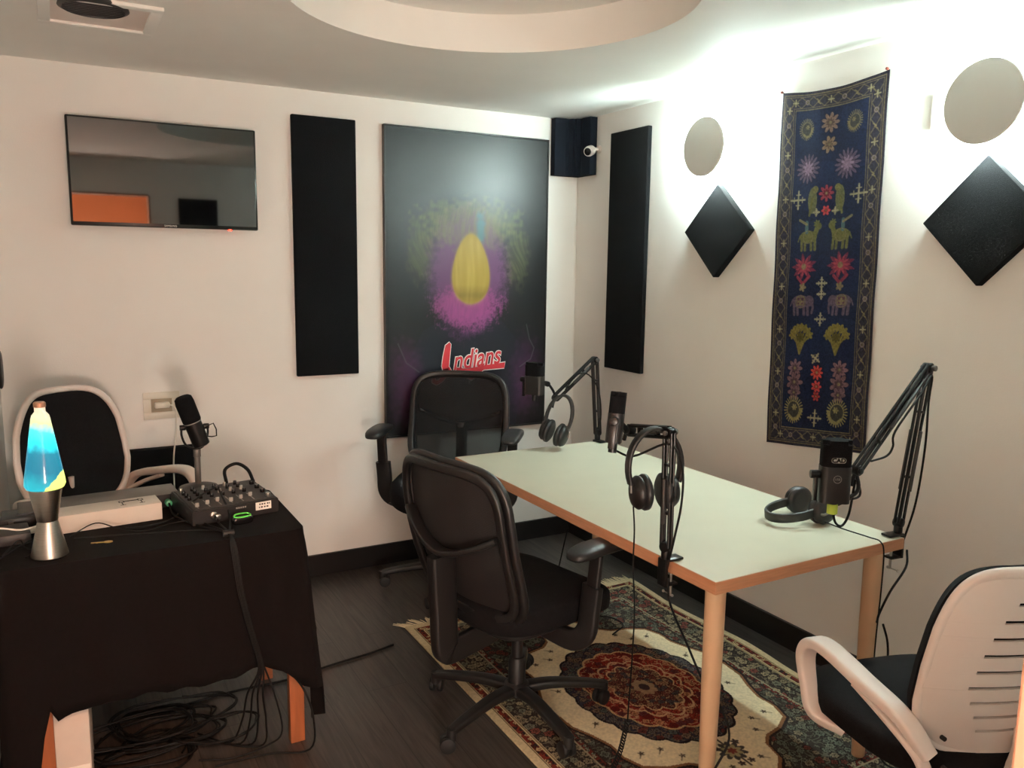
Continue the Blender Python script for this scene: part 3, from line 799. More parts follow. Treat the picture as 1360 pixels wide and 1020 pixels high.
def office_chair(label, loc, rz, seat_h, star, mesh, wid=0., arm_h=.235, group='black mesh office chairs'):
    """faces local +x"""
    r = root('office_chair', label, 'office chair', loc, rz, group)
    P = M['black_plastic']; sh = seat_h
    # seat
    def wf(p):
        q = p.copy(); k = max(0, p.x/.25)
        q.z -= .035*k**3; q.z += .012*(abs(p.y)/.25)**2; return q
    bm = NB(); sellip(bm, (.02, 0, sh-.005), (.26, .25, .056), .45, .55, warp=wf, nu=40); obj('seat', bm, M['black_fabric'], r, smooth=80)
    bm = NB(); sellip(bm, (-.01, 0, sh-.045), (.2, .205, .03), .5, .5); box(bm, (-.03, 0, sh-.085), (.2, .13, .05), bev=.01)
    sp = obj('seat_mechanism', bm, P, r)
    bm = NB(); tube(bm, [(.0, -.06, sh-.085), (.02, -.16, sh-.09), (.03, -.235, sh-.095)], .005); sellip(bm, (.032, -.255, sh-.095), (.012, .03, .006), .7, .7); obj('lever', bm, P, sp)
    # back: centre line leaning back
    zb, zt = sh+(.0 if wid else .045), sh+.50
    def back_pt(u, v, off=0.):
        w = .258+wid-.022*v-.02*(1-v)**2
        y = u*w; z = zb+(zt-zb)*v
        x = -.235-.085*v-.035*math.sin(PI*v)*.6+.05*(u*u)-off
        return V((x+.03*(1-v)**2, y, z))
    n = 64; loop = []; loop2 = []
    for i in range(n):
        cx, cy = squircle(2*PI*i/n, .42)
        loop.append(back_pt(cx, .5+.5*cy)); loop2.append(back_pt(cx*.955, .5+.5*cy*.955, .022))
    bm = NB(); sweep(bm, loop, rrect(.030, .024, .009), up=(1, 0, 0), closed=True)
    bk = obj('back_frame', bm, P, r, smooth=60)
    bm = NB(); sweep(bm, loop2, rrect(.030, .018, .007), up=(1, 0, 0), closed=True); obj('rear_rim', bm, P, bk, smooth=60)
    def mf(u, v):
        U_, W_ = (u*2-1), (v*2-1)
        # square to squircle
        cx = U_*math.sqrt(max(0, 1-.30*W_**8)); cy = W_*math.sqrt(max(0, 1-.30*U_**8))
        q = back_pt(cx*.97, .5+.5*cy*.97); return q
    bm = NB(); sheet(bm, mf, 20, 24, .0015); obj('back_mesh', bm, mesh, r, smooth=80)
    # lumbar arch and spine behind
    arch = [back_pt(u*.88, .60-.17*(1-abs(u)**1.6)+.0, .018+.022*(1-u*u)) for u in [i/8-1 for i in range(17)]]
    bm = NB(); sweep(bm, catmull(arch, 3), rrect(.018, .042, .006), up=(1, 0, 0)); obj('lumbar_support', bm, P, r, smooth=60)
    zs = zb+.43*.25
    spine = [V((-.322, 0, zb+.205)), V((-.318, 0, zb+.12)), V((-.312, 0, zb+.03)), V((-.308, 0, sh-.07)), V((-.297, 0, sh-.115)), V((-.25, 0, sh-.12)), V((-.1, 0, sh-.10))]
    bm = NB(); sweep(bm, catmull(spine, 5), rrect(.085, .045, .010), up=(0, 1, 0), scale=lambda t: (1, 1) if t < .72 else (1, .62))
    bm2 = bm; obj('spine', bm2, P, r, smooth=50)
    # arms
    az = sh+arm_h
    for s in (-1, 1):
        bm = NB()
        sweep(bm, catmull([V((.0, s*.12, sh-.075)), V((.01, s*.25, sh-.08)), V((.02, s*.30, sh-.04)), V((.03, s*.305, sh+.04)), V((.035, s*.31, sh+.11))], 5), rrect(.07, .030, .008), up=(1, 0, 0))
        sweep(bm, [V((.035, s*.31, sh+.09)), V((.045, s*.315, az-.02))], rrect(.046, .020, .006), up=(1, 0, 0))
        ar = obj('armrest', bm, P, r, smooth=50)
        bm = NB(); sellip(bm, (.06, s*.318, az), (.135, .043, .019), .6, .55, warp=lambda p: V((p.x, p.y, p.z-.010*(abs(p.x)/.135)**3))); obj('arm_pad', bm, M['black_plastic'], ar, smooth=80)
    # column and star base
    bm = NB(); lathe(bm, [(.030, .105), (.030, .20), (.026, .21), (.026, .215), (.019, .216), (.019, sh-.10)], n=24); obj('gas_column', bm, P, r)
    bm = NB(); lathe(bm, [(.035, .075), (.045, .085), (.045, .115), (.034, .125)], n=24); hub = obj('base_hub', bm, P, r)
    for k in range(5):
        an = math.radians(star+72*k)-rz; d = V((math.cos(an), math.sin(an), 0)); bm = NB()
        pts = [d*.03+V((0, 0, .10)), d*.12+V((0, 0, .105)), d*.24+V((0, 0, .092)), d*.315+V((0, 0, .078))]
        sweep(bm, catmull(pts, 4), rrect(.05, .034, .011), up=(0, 0, 1), scale=lambda t: (1-.32*t, 1-.3*t))
        cyl(bm, d*.315+V((0, 0, .088)), d*.315+V((0, 0, .05)), .017, n=16)
        lg = obj('leg', bm, P, r, smooth=50)
        tn = V((-d.y, d.x, 0)); ca = an+.6*k; tn = V((-math.sin(ca), math.cos(ca), 0)); dd = V((math.cos(ca), math.sin(ca), 0))
        c = d*.315+dd*-.012+V((0, 0, .0375)); bm = NB()
        for s in (-1, 1): cyl(bm, c+tn*s*.006, c+tn*s*.023, .026, n=24, bev=.005)
        cyl(bm, c-tn*.01, c+tn*.01, .012, n=12)
        sweep(bm, [c+dd*(.028*math.cos(q))+V((0, 0, .028*math.sin(q))) for q in [PI*i/8 for i in range(-1, 8)]], rrect(.03, .004, .0015, 1), up=(tn.x, tn.y, 0) if False else (0, 0, 1)) if False else None
        obj('caster', bm, M['rubber'], lg)
    return r
office_chair('black mesh office chair in front, back towards the camera at table side', (-1.255, -1.60, .0105), math.radians(12), .445, -88, M['chair_mesh_dense'], wid=.012)
office_chair('black mesh office chair facing the room in front of the poster', (-.975, -.42, .001), math.radians(-127), .50, 160, M['chair_mesh'], arm_h=.27)

# ------------------------------------------------------------------ white shell chairs
def shell_chair(label, loc, rz, bh, rear_slots, sh=.47, group='white framed task chairs'):
    r = root('task_chair', label, 'task chair', loc, rz, group)
    W_ = M['white_plastic']; sq = .38 if rear_slots else .5
    def wf(p):
        q = p.copy(); q.z -= .03*max(0, p.x/.25)**3; return q
    bm = NB(); sellip(bm, (0, 0, sh), (.25, .25, .045), .5, .6, warp=wf, nu=40); obj('seat', bm, M['black_fabric'], r, smooth=80)
    bm = NB(); sellip(bm, (-.01, 0, sh-.045), (.2, .2, .02), .5, .5); box(bm, (-.02, 0, sh-.08), (.18, .12, .04), bev=.008); obj('seat_mechanism', bm, M['black_plastic'], r)
    zb, zt = sh+.03, bh
    def wid(v):     # half width: narrow at the foot, widest at 45%, narrower at the top
        return np.interp(v, [0, .2, .4, .7, .9, 1.0], [.185, .215, .235, .218, .192, .18])
    def bp(u, v, off=0.):
        return V((-.235-.075*v-.02*math.sin(PI*v)+.055*u*u-off, u*wid(v), zb+(zt-zb)*v))
    n = 72; loop = []
    for i in range(n):
        cx, cy = squircle(2*PI*i/n, sq)
        # keep sides on the width curve, round the corners
        v = .5+.5*cy; loop.append(bp(max(-1, min(1, cx)), v))
    lin_loop = loop
    bm = NB(); sweep(bm, loop, rrect(.024, .020, .008), up=(1, 0, 0), closed=True)
    fr = obj('back_frame', bm, W_, r, smooth=60)
    def disk_map(u, v, k=1., off=0.):
        U_, W2 = u*2-1, v*2-1
        m_ = max(abs(U_), abs(W2)); 
        if m_ < 1e-6: return bp(0, .5, off)
        an = math.atan2(W2, U_)
        cx, cy = squircle(an, sq); s = m_*k
        return bp(cx*s, .5+.5*cy*s, off)
    if rear_slots:
        bm = NB(); sheet(bm, lambda u, v: disk_map(u, v, 1.014, -.024), 28, 28, .022); obj('back_cushion', bm, M['black_fabric'], r, smooth=80)
        # shell made of horizontal bands between slots
        vs0 = .136; ns = 9; pitch = .088; sl = .011
        bm = NB()
        def ext(v):
            cy = min(1, abs(2*v-1)); # half-width factor of the outline at this height
            return (max(0, 1-cy**(2/sq)))**(sq/2)
        def cell(u0, u1, v0, v1):
            nu_, nv_ = max(2, int((u1-u0)*12)), max(1, int((v1-v0)*26))
            sheet(bm, lambda a_, b_: bp((u0+(u1-u0)*a_)*max(.02, ext(v0+(v1-v0)*b_)), v0+(v1-v0)*b_, .006), nu_, nv_, .007)
        cell(-1, 1, .004, vs0)
        slots = [vs0+pitch*k for k in range(ns)]
        for k, v in enumerate(slots):
            hw = [.50, .54, .60, .64, .62, .60, .56, .50, .42][k]
            cell(-1, -hw, v, v+sl*1.6); cell(hw, 1, v, v+sl*1.6); cell(-1, 1, v+sl*1.6, (slots[k+1] if k+1 < ns else .996))
        obj('back_shell', bm, W_, fr, smooth=60)
    else:
        bm = NB(); sheet(bm, lambda u, v: disk_map(u, v, .985, 0), 28, 28, .004); obj('back_mesh', bm, M['black_fabric'], r, smooth=80)
    # back bracket to the seat
    bm = NB(); sweep(bm, catmull([V((-.29, 0, zb+.13)), V((-.29, 0, zb)), V((-.24, 0, sh-.06)), V((-.08, 0, sh-.08))], 5), rrect(.07, .02, .006), up=(0, 1, 0)); obj('spine', bm, W_, r)
    for s in (-1, 1):
        path = [V((-.250, s*.215, sh+.05)), V((-.205, s*.248, sh+.118)), V((-.10, s*.262, sh+.145)), V((.02, s*.266, sh+.165)), V((.085, s*.266, sh+.155)), V((.118, s*.264, sh+.11)), V((.105, s*.262, sh+.045)), V((.08, s*.256, sh-.025)), V((.035, s*.20, sh-.055))]
        bm = NB(); sweep(bm, catmull(path, 6), rrect(.052, .018, .007), up=lambda t, s=s: (0, -s*.001, 0) if False else (0, 0, 1)) if False else None
        pts = catmull(path, 6)
        # section: wide across y on top, wide along x on the front leg -> keep the width axis = y
        sweep(bm, pts, rrect(.028, .050, .009), up=(0, 1, 0), scale=lambda t: ((1, .75+.35*math.sin(PI*min(1, t*1.25)))))
        if True:
            sweep(bm, catmull([V((-.255, s*.215, sh+.0)), V((-.235, s*.232, sh+.05)), V((-.16, s*.25, sh+.095)), V((-.07, s*.262, sh+.130))], 5), rrect(.016, .03, .006), up=(0, 1, 0))
        a_ = obj('armrest', bm, W_, r, smooth=50)
        for p in (V((-.262, s*.205, sh+.105)), V((-.262, s*.195, sh+.035))):
            bm = NB(); cyl(bm, p+V((-.006, s*.0, 0)), p+V((-.016, s*.0, 0)), .005, n=12); obj('screw', bm, M['slot_black'], a_)
    bm = NB(); lathe(bm, [(.028, .1), (.028, .22), (.018, .225), (.018, sh-.09)], n=20); obj('gas_column', bm, M['black_plastic'], r)
    bm = NB(); lathe(bm, [(.035, .07), (.042, .08), (.042, .11), (.034, .12)], n=20); obj('base_hub', bm, W_, r)
    for k in range(5):
        an = .3+2*PI*k/5; d = V((math.cos(an), math.sin(an), 0)); bm = NB()
        sweep(bm, catmull([d*.03+V((0, 0, .095)), d*.15+V((0, 0, .098)), d*.30+V((0, 0, .075))], 4), rrect(.045, .03, .01), up=(0, 0, 1), scale=lambda t: 1-.3*t)
        cyl(bm, d*.295+V((0, 0, .08)), d*.295+V((0, 0, .048)), .014, n=12)
        lg = obj('leg', bm, W_, r, smooth=50); tn = V((-d.y, d.x, 0)); c = d*.295+V((0, 0, .0265)); bm = NB()
        for s in (-1, 1): cyl(bm, c+tn*s*.006, c+tn*s*.022, .0255, n=20, bev=.004)
        cyl(bm, c-tn*.01, c+tn*.01, .01, n=10); obj('caster', bm, M['rubber'], lg)
    return r
shell_chair('white slotted back task chair in the foreground at the right edge', (-.735, -2.735, .0105), math.radians(76), .935, True)
shell_chair('white framed task chair with black back behind the black desk', (-2.40, -.56, .001), math.radians(-54), 1.05, False, .55)

# ------------------------------------------------------------------ desk with black cloth
DZt = .715
r = root('desk', 'pine desk hidden under the black cloth', 'desk', (-2.33, -1.16, 0))
obj('desktop', B((0, 0, DZt-.02), (.80, .46, .025), bev=.003), M['pine'], r)
for sx, sy in ((-1, -1), (1, -1), (-1, 1), (1, 1)):
    bm = NB(); box(bm, (sx*.372 if sx > 0 else -.335, sy*.235 if sy > 0 else -.222, .341), (.046, .036, .682), bev=.002); obj('leg', bm, M['pine'], r)
# cloth: top plus a skirt that follows a rounded rectangle
x0, x1, y0, y1 = -2.765, -1.925, -1.415, -.905; rc = .03
per = []
def arc(cx, cy, a0, a1, n=6):
    for i in range(n+1):
        q = math.radians(a0+(a1-a0)*i/n); per.append((cx+rc*math.cos(q), cy+rc*math.sin(q), math.cos(q), math.sin(q)))
def run(p, q, nrm, n):
    for i in range(1, n): per.append((p[0]+(q[0]-p[0])*i/n, p[1]+(q[1]-p[1])*i/n, *nrm))
arc(x0+rc, y1-rc, 90, 180); run((x0, y1-rc), (x0, y0+rc), (-1, 0), 16); arc(x0+rc, y0+rc, 180, 270); run((x0+rc, y0), (x1-rc, y0), (0, -1), 44)
arc(x1-rc, y0+rc, 270, 360); run((x1, y0+rc), (x1, y1-rc), (1, 0), 22); arc(x1-rc, y1-rc, 0, 90); run((x1-rc, y1), (x0+rc, y1), (0, 1), 30)
def hem(x, y, nx, ny):
    if ny < -.7:
        return float(np.interp(x, [-2.765, -2.70, -2.672, -2.655, -2.63, -2.54, -2.36, -2.20, -2.09, -2.06, -2.01, -1.95, -1.92], [.02, .03, .16, .33, .27, .293, .291, .277, .300, .298, .272, .215, .19]))
    if nx > .5: return float(np.interp(y, [-1.42, -1.38, -1.34, -1.30, -1.22, -1.1, -.9], [.12, .06, .20, .28, .36, .40, .42]))
    if nx < -.5: return .02
    return .30
bm = NB(); nv_ = 14; cols = []
for i, (x, y, nx, ny) in enumerate(per):
    hz = hem(x, y, nx, ny); col = []
    for j in range(nv_+1):
        tt = j/nv_; z = DZt+.006-(DZt+.006-hz)*tt
        s_arc = i*.018
        fold = (.014*math.sin(s_arc*34+1.2)+.008*math.sin(s_arc*71))*tt
        if ny < -.7: fold = fold*.35+.018*tt*math.exp(-((x+2.71)/.05)**2)+.015*tt*(1+math.sin(x*55))*math.exp(-((x+1.95)/.06)**2)
        if nx > .3 and abs(ny) < .7: fold += .03*tt*math.sin((y+1.42)*9)+.02*tt
        if nx > .3 and ny < -.3: fold += .035*tt
        if nx < -.5: fold = -.0+abs(fold)*.1
        fold = max(fold, -.004 if nx > -.5 else 0)
        if nx < -.5: fold = min(fold, .012)
        rnd_ = .006*min(1, tt*8)
        zz = z+.004*math.sin(i*1.1)*(tt > .9)
        col.append(bm.verts.new((x+nx*(fold+rnd_)*(.6 if nx < -.5 else 1), y+ny*(fold+rnd_), zz)))
    cols.append(col)
for i in range(len(cols)):
    a_, b_ = cols[i], cols[(i+1) % len(cols)]
    for j in range(nv_): bm.faces.new((a_[j], b_[j], b_[j+1], a_[j+1]))
bm.faces.new([c[0] for c in cols])
bmesh.ops.triangulate(bm, faces=[f for f in bm.faces if len(f.verts) > 4])
o = solo('tablecloth', bm, M['cloth_black'], 'black cloth draped over the desk down to its wooden legs', 'tablecloth', smooth=60)
md = o.modifiers.new('thickness', 'SOLIDIFY'); md.thickness = .003; md.offset = 1
CZ = DZt+.0065+.003     # cloth surface

# ------------------------------------------------------------------ lava lamp
def lava_mat():
    m = bpy.data.materials.new('lava_liquid'); m.use_nodes = True; nt = m.node_tree; b = nt.nodes['Principled BSDF']; L = nt.links.new
    tc = nt.nodes.new('ShaderNodeTexCoord'); sp = nt.nodes.new('ShaderNodeSeparateXYZ'); L(tc.outputs['Object'], sp.inputs[0])
    n = nt.nodes.new('ShaderNodeTexNoise'); n.inputs['Scale'].default_value = 26; n.inputs['Detail'].default_value = 4; L(tc.outputs['Object'], n.inputs['Vector'])
    def math_(op, a, b2, v2=None):
        k = nt.nodes.new('ShaderNodeMath'); k.operation = op
        if isinstance(a, (int, float)): k.inputs[0].default_value = a
        else: L(a, k.inputs[0])
        if isinstance(b2, (int, float)): k.inputs[1].default_value = b2
        else: L(b2, k.inputs[1])
        return k.outputs[0]
    nz = math_('MULTIPLY', math_('SUBTRACT', n.outputs['Fac'], .5), .055)
    z = math_('ADD', math_('ADD', sp.outputs['Z'], nz), math_('MULTIPLY', sp.outputs['X'], .30))
    mr = nt.nodes.new('ShaderNodeMapRange'); mr.inputs['From Min'].default_value = .20; mr.inputs['From Max'].default_value = .43; L(z, mr.inputs['Value'])
    cr = nt.nodes.new('ShaderNodeValToRGB'); e = cr.color_ramp
    stops = [(0, (20, 150, 165)), (.2, (8, 100, 125)), (.42, (14, 108, 132)), (.52, (30, 210, 230)), (.68, (70, 220, 230)), (.76, (190, 205, 140)), (.84, (200, 190, 155)), (1, (205, 170, 145))]
    e.elements[0].position = 0; e.elements[0].color = (*lin(stops[0][1]), 1); e.elements[1].position = 1; e.elements[1].color = (*lin(stops[-1][1]), 1)
    for p, c in stops[1:-1]:
        q = e.elements.new(p); q.color = (*lin(c), 1)
    L(mr.outputs[0], cr.inputs['Fac'])
    # wax pool, rising towards one side
    w = math_('SUBTRACT', math_('ADD', math_('MULTIPLY', math_('ADD', sp.outputs['X'], nz), .9), .205), sp.outputs['Z'])
    ws = math_('MULTIPLY', w, 160.); wc = nt.nodes.new('ShaderNodeClamp'); L(ws, wc.inputs['Value'])
    # bright rim of lit liquid at both sides
    lw = nt.nodes.new('ShaderNodeLayerWeight'); lw.inputs['Blend'].default_value = .25
    fr = nt.nodes.new('ShaderNodeMix'); fr.data_type = 'RGBA'; L(math_('MULTIPLY', lw.outputs['Facing'], .55), fr.inputs['Factor']); L(cr.outputs[0], fr.inputs['A']); fr.inputs['B'].default_value = (*lin((90, 235, 240)), 1)
    mx = nt.nodes.new('ShaderNodeMix'); mx.data_type = 'RGBA'; L(wc.outputs[0], mx.inputs['Factor']); L(cr.outputs[0], mx.inputs['A']); mx.inputs['B'].default_value = (*lin((222, 240, 110)), 1)
    L(mx.outputs['Result'], b.inputs['Emission Color']); b.inputs['Emission Strength'].default_value = 1.0
    b.inputs['Base Color'].default_value = (.02, .05, .06, 1); b.inputs['Roughness'].default_value = .08
    return m
r = root('lava_lamp', 'glowing blue lava lamp on a brushed metal base at the desk corner', 'lamp', (-2.622, -1.335, CZ+.0005))
bm = NB(); lathe(bm, [(.045, 0), (.0475, .002), (.0475, .004), (.0265, .098), (.0255, .101)], n=48); obj('base', bm, M['brushed'], r, smooth=40)
bm = NB(); lathe(bm, [(.0255, .1015), (.0268, .103), (.0420, .192), (.0425, .194), (.038, .196)], n=48); obj('cup', bm, M['brushed'], r, smooth=40)
bm = NB(); lathe(bm, [(.036, .1955), (.047, .1965), (.0515, .206), (.050, .222), (.0235, .392), (.0215, .400), (.0135, .410), (.0135, .422)], n=48); obj('liquid_bottle', bm, lava_mat(), r, smooth=50)
bm = NB(); lathe(bm, [(.0140, .4225), (.0155, .4235), (.0155, .434), (.013, .437)], n=28); obj('cap', bm, mat('cap_copper', (176, 130, 104), .4, metal=.4), r)

# ------------------------------------------------------------------ long white box with a line drawing
r = root('product_box', 'long flat white cardboard box with a line drawing, on the desk', 'box', (-2.475, -1.085, CZ), math.radians(5))
obj('carton', B((0, 0, .0275), (.33, .105, .055), bev=.0015), M['cardboard'], r)
bm = NB()
def dl(p, q, w=.003):
    d = V((q[0]-p[0], q[1]-p[1], 0)); box(bm, ((p[0]+q[0])/2, (p[1]+q[1])/2, .0554), (d.length, w, .0006), Rz(math.atan2(d.y, d.x)))
for s in (-1, 1):
    cx_ = .085+s*.028
    dl((cx_, -.02), (cx_, .012)); dl((cx_-.008, -.02), (cx_+.008, -.02)); dl((cx_-.007, .012), (cx_+.007, .012)); dl((cx_-.007, .012), (cx_-.006, .03)); dl((cx_+.007, .012), (cx_+.006, .03)); dl((cx_-.006, .03), (cx_+.006, .03))
dl((.062, .018), (.108, .018)); dl((.062, .024), (.108, .024))
obj('drawing', bm, M['print_black'], r, smooth=0)

# ------------------------------------------------------------------ rack audio interface
r = root('audio_interface', 'flat grey and black rack audio interface behind the white box', 'audio interface', (-2.475, -.935, CZ), math.radians(4))
obj('case', B((0, .0, .024), (.47, .145, .040), bev=.002), M['grey_metal'], r)
obj('front_panel', B((0, -.0745, .024), (.485, .004, .044), bev=.001), M['black_plastic'], r)
for k in range(11):
    x = -.215+.031*k; bm = NB(); cyl(bm, (x, -.0765, .022), (x, -.086, .022), .0075, n=16, bev=.0015)
    obj('knob', bm, M['dark_grey'] if k % 3 else M['steel'], r)
bm = NB()
for x in (-.18, .18):
    for y in (-.05, .05): cyl(bm, (x, y, 0), (x, y, .005), .01, n=12)
obj('foot', bm, M['rubber'], r)
def ring_plug(x, m, nm, lab):
    bm = NB(); cyl(bm, (0, -.087, .024), (0, -.115, .024), .0105, n=20, bev=.002); 
    q = solo('cable_plug', bm, m, lab, 'plug', smooth=40)
    q.matrix_world = Matrix.Translation((-2.475, -.935, CZ)) @ Matrix.Rotation(math.radians(4), 4, 'Z') @ Matrix.Translation((x, 0, 0))
    return q
ring_plug(.192, M['teal_ring'], 'a', 'green cable plug in the front of the audio interface'); ring_plug(.225, M['yellow_ring'], 'b', 'yellow cable plug in the front of the audio interface')

# ------------------------------------------------------------------ mixer
mr = math.radians(9)
r = root('mixer', 'small black audio mixing console with knobs at the desk end', 'mixer', (-2.112, -1.112, CZ), mr)
bm = NB(); mw, ml = .28, .235
o = [(-ml/2, 0), (ml/2, 0), (ml/2, .060), (-ml/2, .048)]   # side section y,z
prism(bm, o, mw, basis(V((0, 1, 0)), V((0, 0, 1)), V((1, 0, 0))))
bmesh.ops.bevel(bm, geom=bm.edges[:], offset=.003, segments=2, affect='EDGES'); obj('case', bm, M['black_plastic'], r, smooth=40)
sl_ = math.atan2(.012, ml)
Mt = Matrix.Rotation(sl_, 3, 'X')
def mt(x, y, z=0): return Mt @ V((x, y, z))+V((0, 0, .0545))
bm = NB(); box(bm, mt(0, 0, .0005), (mw-.02, ml-.02, .002), Mt); obj('top_plate', bm, M['dark_grey'], r)
for i in range(6):
    for j in range(4):
        x, y = -.115+.036*i, -.006+.030*j; bm = NB(); cyl(bm, mt(x, y, .001), mt(x, y, .015), .0065, .0052, n=14, bev=.001)
        obj('knob', bm, (M['black_gloss'], M['print_grey'], M['black_gloss'], M['steel'])[(i+j) % 4 if j == 3 else (1 if j == 1 and i > 2 else 0)], r)
for i in range(6):
    x = -.115+.036*i; bm = NB(); box(bm, mt(x, -.065, .0022), (.003, .07, .001), Mt); box(bm, mt(x, -.065-.02+(i % 3)*.012, .009), (.012, .008, .014), Mt, bev=.002); obj('fader', bm, M['print_grey'], r)
for i in range(4):
    bm = NB(); cyl(bm, mt(.115, -.09+.05*i, .001), mt(.115, -.09+.05*i, .014), .008, n=16, bev=.001); obj('knob', bm, M['steel'] if i == 0 else M['black_gloss'], r)
bm = NB(); cyl(bm, (-.075, -ml/2, .028), (-.075, -ml/2-.010, .028), .011, n=20, bev=.002); cyl(bm, (-.062, -ml/2, .022), (-.062, -ml/2-.014, .022), .008, n=16, bev=.002); obj('headphone_jack', bm, M['steel'], r)
obj('sticker', B((.088, -ml/2-.0006, .030), (.052, .0012, .026)), M['print_white'], r)
bm = NB()
for x_, z_, w_ in ((-.012, .036, .006), (-.004, .036, .007), (.004, .036, .006), (.014, .036, .006), (.02, .036, .004), (-.014, .026, .004), (-.006, .026, .008), (.004, .026, .007), (.013, .026, .008)): box(bm, (.088+x_, -ml/2-.0014, z_), (w_*.8, .0004, .005))
obj('sticker_print', bm, M['print_black'], r, smooth=0)
bm = NB()
for k in range(5): box(bm, (.0+.007*k, -ml/2-.0003, .036), (.005, .0006, .005))
obj('brand_print', bm, M['print_grey'], r, smooth=0)

# green rimmed gadget
r = root('key_fob', 'small black gadget with a bright green loop in front of the mixer', 'gadget', (-2.088, -1.285, CZ), .15)
bm = NB(); sellip(bm, (0, 0, .013), (.033, .014, .013), .5, .5); obj('body', bm, M['black_gloss'], r, smooth=80)
bm = NB(); tube(bm, [(-.026, -.003, .026), (-.018, .010, .030), (.012, .011, .030), (.024, .003, .028), (.02, -.010, .026), (-.01, -.012, .025)], .0026, closed=True); obj('loop', bm, M['green'], r)

# key
r = root('key', 'small brass key lying on the black cloth', 'key', (-2.49, -1.285, CZ), math.radians(-12))
bm = NB(); prism(bm, [(.012*math.cos(2*PI*i/16)*(1.05)-.0, .009*math.sin(2*PI*i/16)) for i in range(16)], .0022, c=(.018, 0, .0015)); obj('bow', bm, M['brass'], r)
bm = NB(); prism(bm, [(-.028, -.003), (-.022, -.0045), (-.018, -.002), (-.013, -.0045), (-.008, -.003), (.010, -.003), (.010, .003), (-.028, .003)], .002, c=(0, 0, .0015)); obj('blade', bm, M['brass'], r)

# ------------------------------------------------------------------ desk microphone on a round base
mb = V((-2.153, -.868, CZ+.0))
mb = V((-2.150, -.80, CZ))
# the base stands behind the mixer
r = root('microphone_stand', 'black microphone stand with a round base behind the mixer', 'microphone stand', mb)
bm = NB(); lathe(bm, [(.068, 0), (.069, .004), (.066, .010), (.03, .018), (.012, .022)], n=48); obj('base', bm, M['dark_grey'], r)
bm = NB(); cyl(bm, (0, 0, .02), (0, 0, .125), .011, n=20); cyl(bm, (0, 0, .12), (0, 0, .15), .013, n=20, bev=.002); obj('pole', bm, M['grey_metal'], r)
r = root('broadcast_microphone', 'black broadcast microphone on the round based desk stand', 'microphone', mb)
top = V((-.042, 0, .345)); bot = V((.018, 0, .160)); x, y, d = frame_of(top-bot); Mb = basis(x, y, d); L_ = (top-bot).length
bm = NB(); lathe(bm, [(.022, 0), (.029, .004), (.030, .010), (.030, .095)], bot, 32, Mb); obj('body', bm, M['black_metal'], r)
bm = NB(); lathe(bm, [(.030, .0955), (.0325, .10), (.033, .17), (.030, .188), (.022, L_), (.006, L_+.002)], bot, 32, Mb); obj('windscreen', bm, M['foam'], r, smooth=70)
bm = NB(); lathe(bm, [(.0306, .092), (.0308, .0935), (.0306, .095)], bot, 32, Mb); obj('collar', bm, M['print_grey'], r)
pc = bot+d*.075
bm = NB()
for s in (-1, 1): cyl(bm, pc+V((s*.030, 0, 0)), pc+V((s*.050, 0, 0)), .010, n=18, bev=.002)
tube(bm, [pc+V((-.044, 0, 0)), pc+V((-.044, .0, -.03)), pc+V((-.03, .0, -.065)), V((0, 0, .148))], .004); tube(bm, [pc+V((.044, 0, 0)), pc+V((.044, .0, -.03)), pc+V((.03, .0, -.07)), V((.002, 0, .148))], .004)
obj('yoke', bm, M['black_metal'], r)
bm = NB(); tube(bm, [pc+V((.03, -.01, -.01)), pc+V((.062, -.02, .012)), pc+V((.072, -.02, -.035)), pc+V((.036, -.012, -.035))], .0022, k=2); obj('cable_loop', bm, M['cable_black'], r)

# ------------------------------------------------------------------ wall outlet and white cable
r = root('wall_outlet', 'white recessed wall outlet with a plug behind the desk', 'outlet', (-2.183, 0, .912))
bm = NB()
for c, s in (((0, -.004, .045), (.15, .008, .03)), ((0, -.004, -.045), (.15, .008, .03)), ((-.059, -.004, 0), (.032, .008, .06)), ((.059, -.004, 0), (.032, .008, .06))): box(bm, c, s, bev=.0015)
obj('plate', bm, M['outlet_white'], r); obj('socket', B((0, -.0012, 0), (.09, .002, .062)), mat('socket_tan', (170, 158, 136), .6), r)
r = root('power_cable', 'white power cable hanging from the wall outlet behind the microphone', 'cable', (-2.18, 0, .915))
obj('plug', B((-.002, -.018, .0), (.062, .028, .026), bev=.006), M['outlet_white'], r)
bm = NB(); tube(bm, [(.028, -.022, .0), (.044, -.03, -.008), (.052, -.036, -.04), (.048, -.045, -.12), (.030, -.06, -.24), (.026, -.08, -.4), (.03, -.09, -.6), (.02, -.08, -.8), (.01, -.07, -.905)], .0035); obj('cord', bm, M['cable_white'], r)

# ------------------------------------------------------------------ things at the left end of the desk
r = root('power_supply', 'grey power brick at the left end of the desk', 'power brick', (-2.715, -1.14, CZ), .1)
obj('body', B((-.0, 0, .016), (.08, .12, .032), bev=.004), M['dark_grey'], r)
obj('plug', B((.052, .01, .018), (.034, .022, .016), bev=.003), M['outlet_white'], r)
r = root('network_switch', 'small black device behind the power brick on the desk', 'device', (-2.705, -1.0, CZ))
obj('body', B((0, 0, .02), (.10, .11, .04), bev=.003), M['black_plastic'], r)
obj('button', B((-.02, -.0555, .026), (.014, .003, .010)), M['grey_metal'], r)
def cable(pts, r_, label, m='cable_black', name='cable', cat='cable', group=None, k=6):
    bm = NB(); tube(bm, pts, r_, k=k, n=8)
    return solo(name, bm, M[m], label, cat, group=group)
z = CZ
cable([(-2.775, -1.17, z+.05), (-2.74, -1.165, z+.045), (-2.70, -1.17, z+.036), (-2.665, -1.175, z+.040), (-2.64, -1.16, z+.043)], .0028, 'thin white cable at the left end of the desk', 'cable_white')
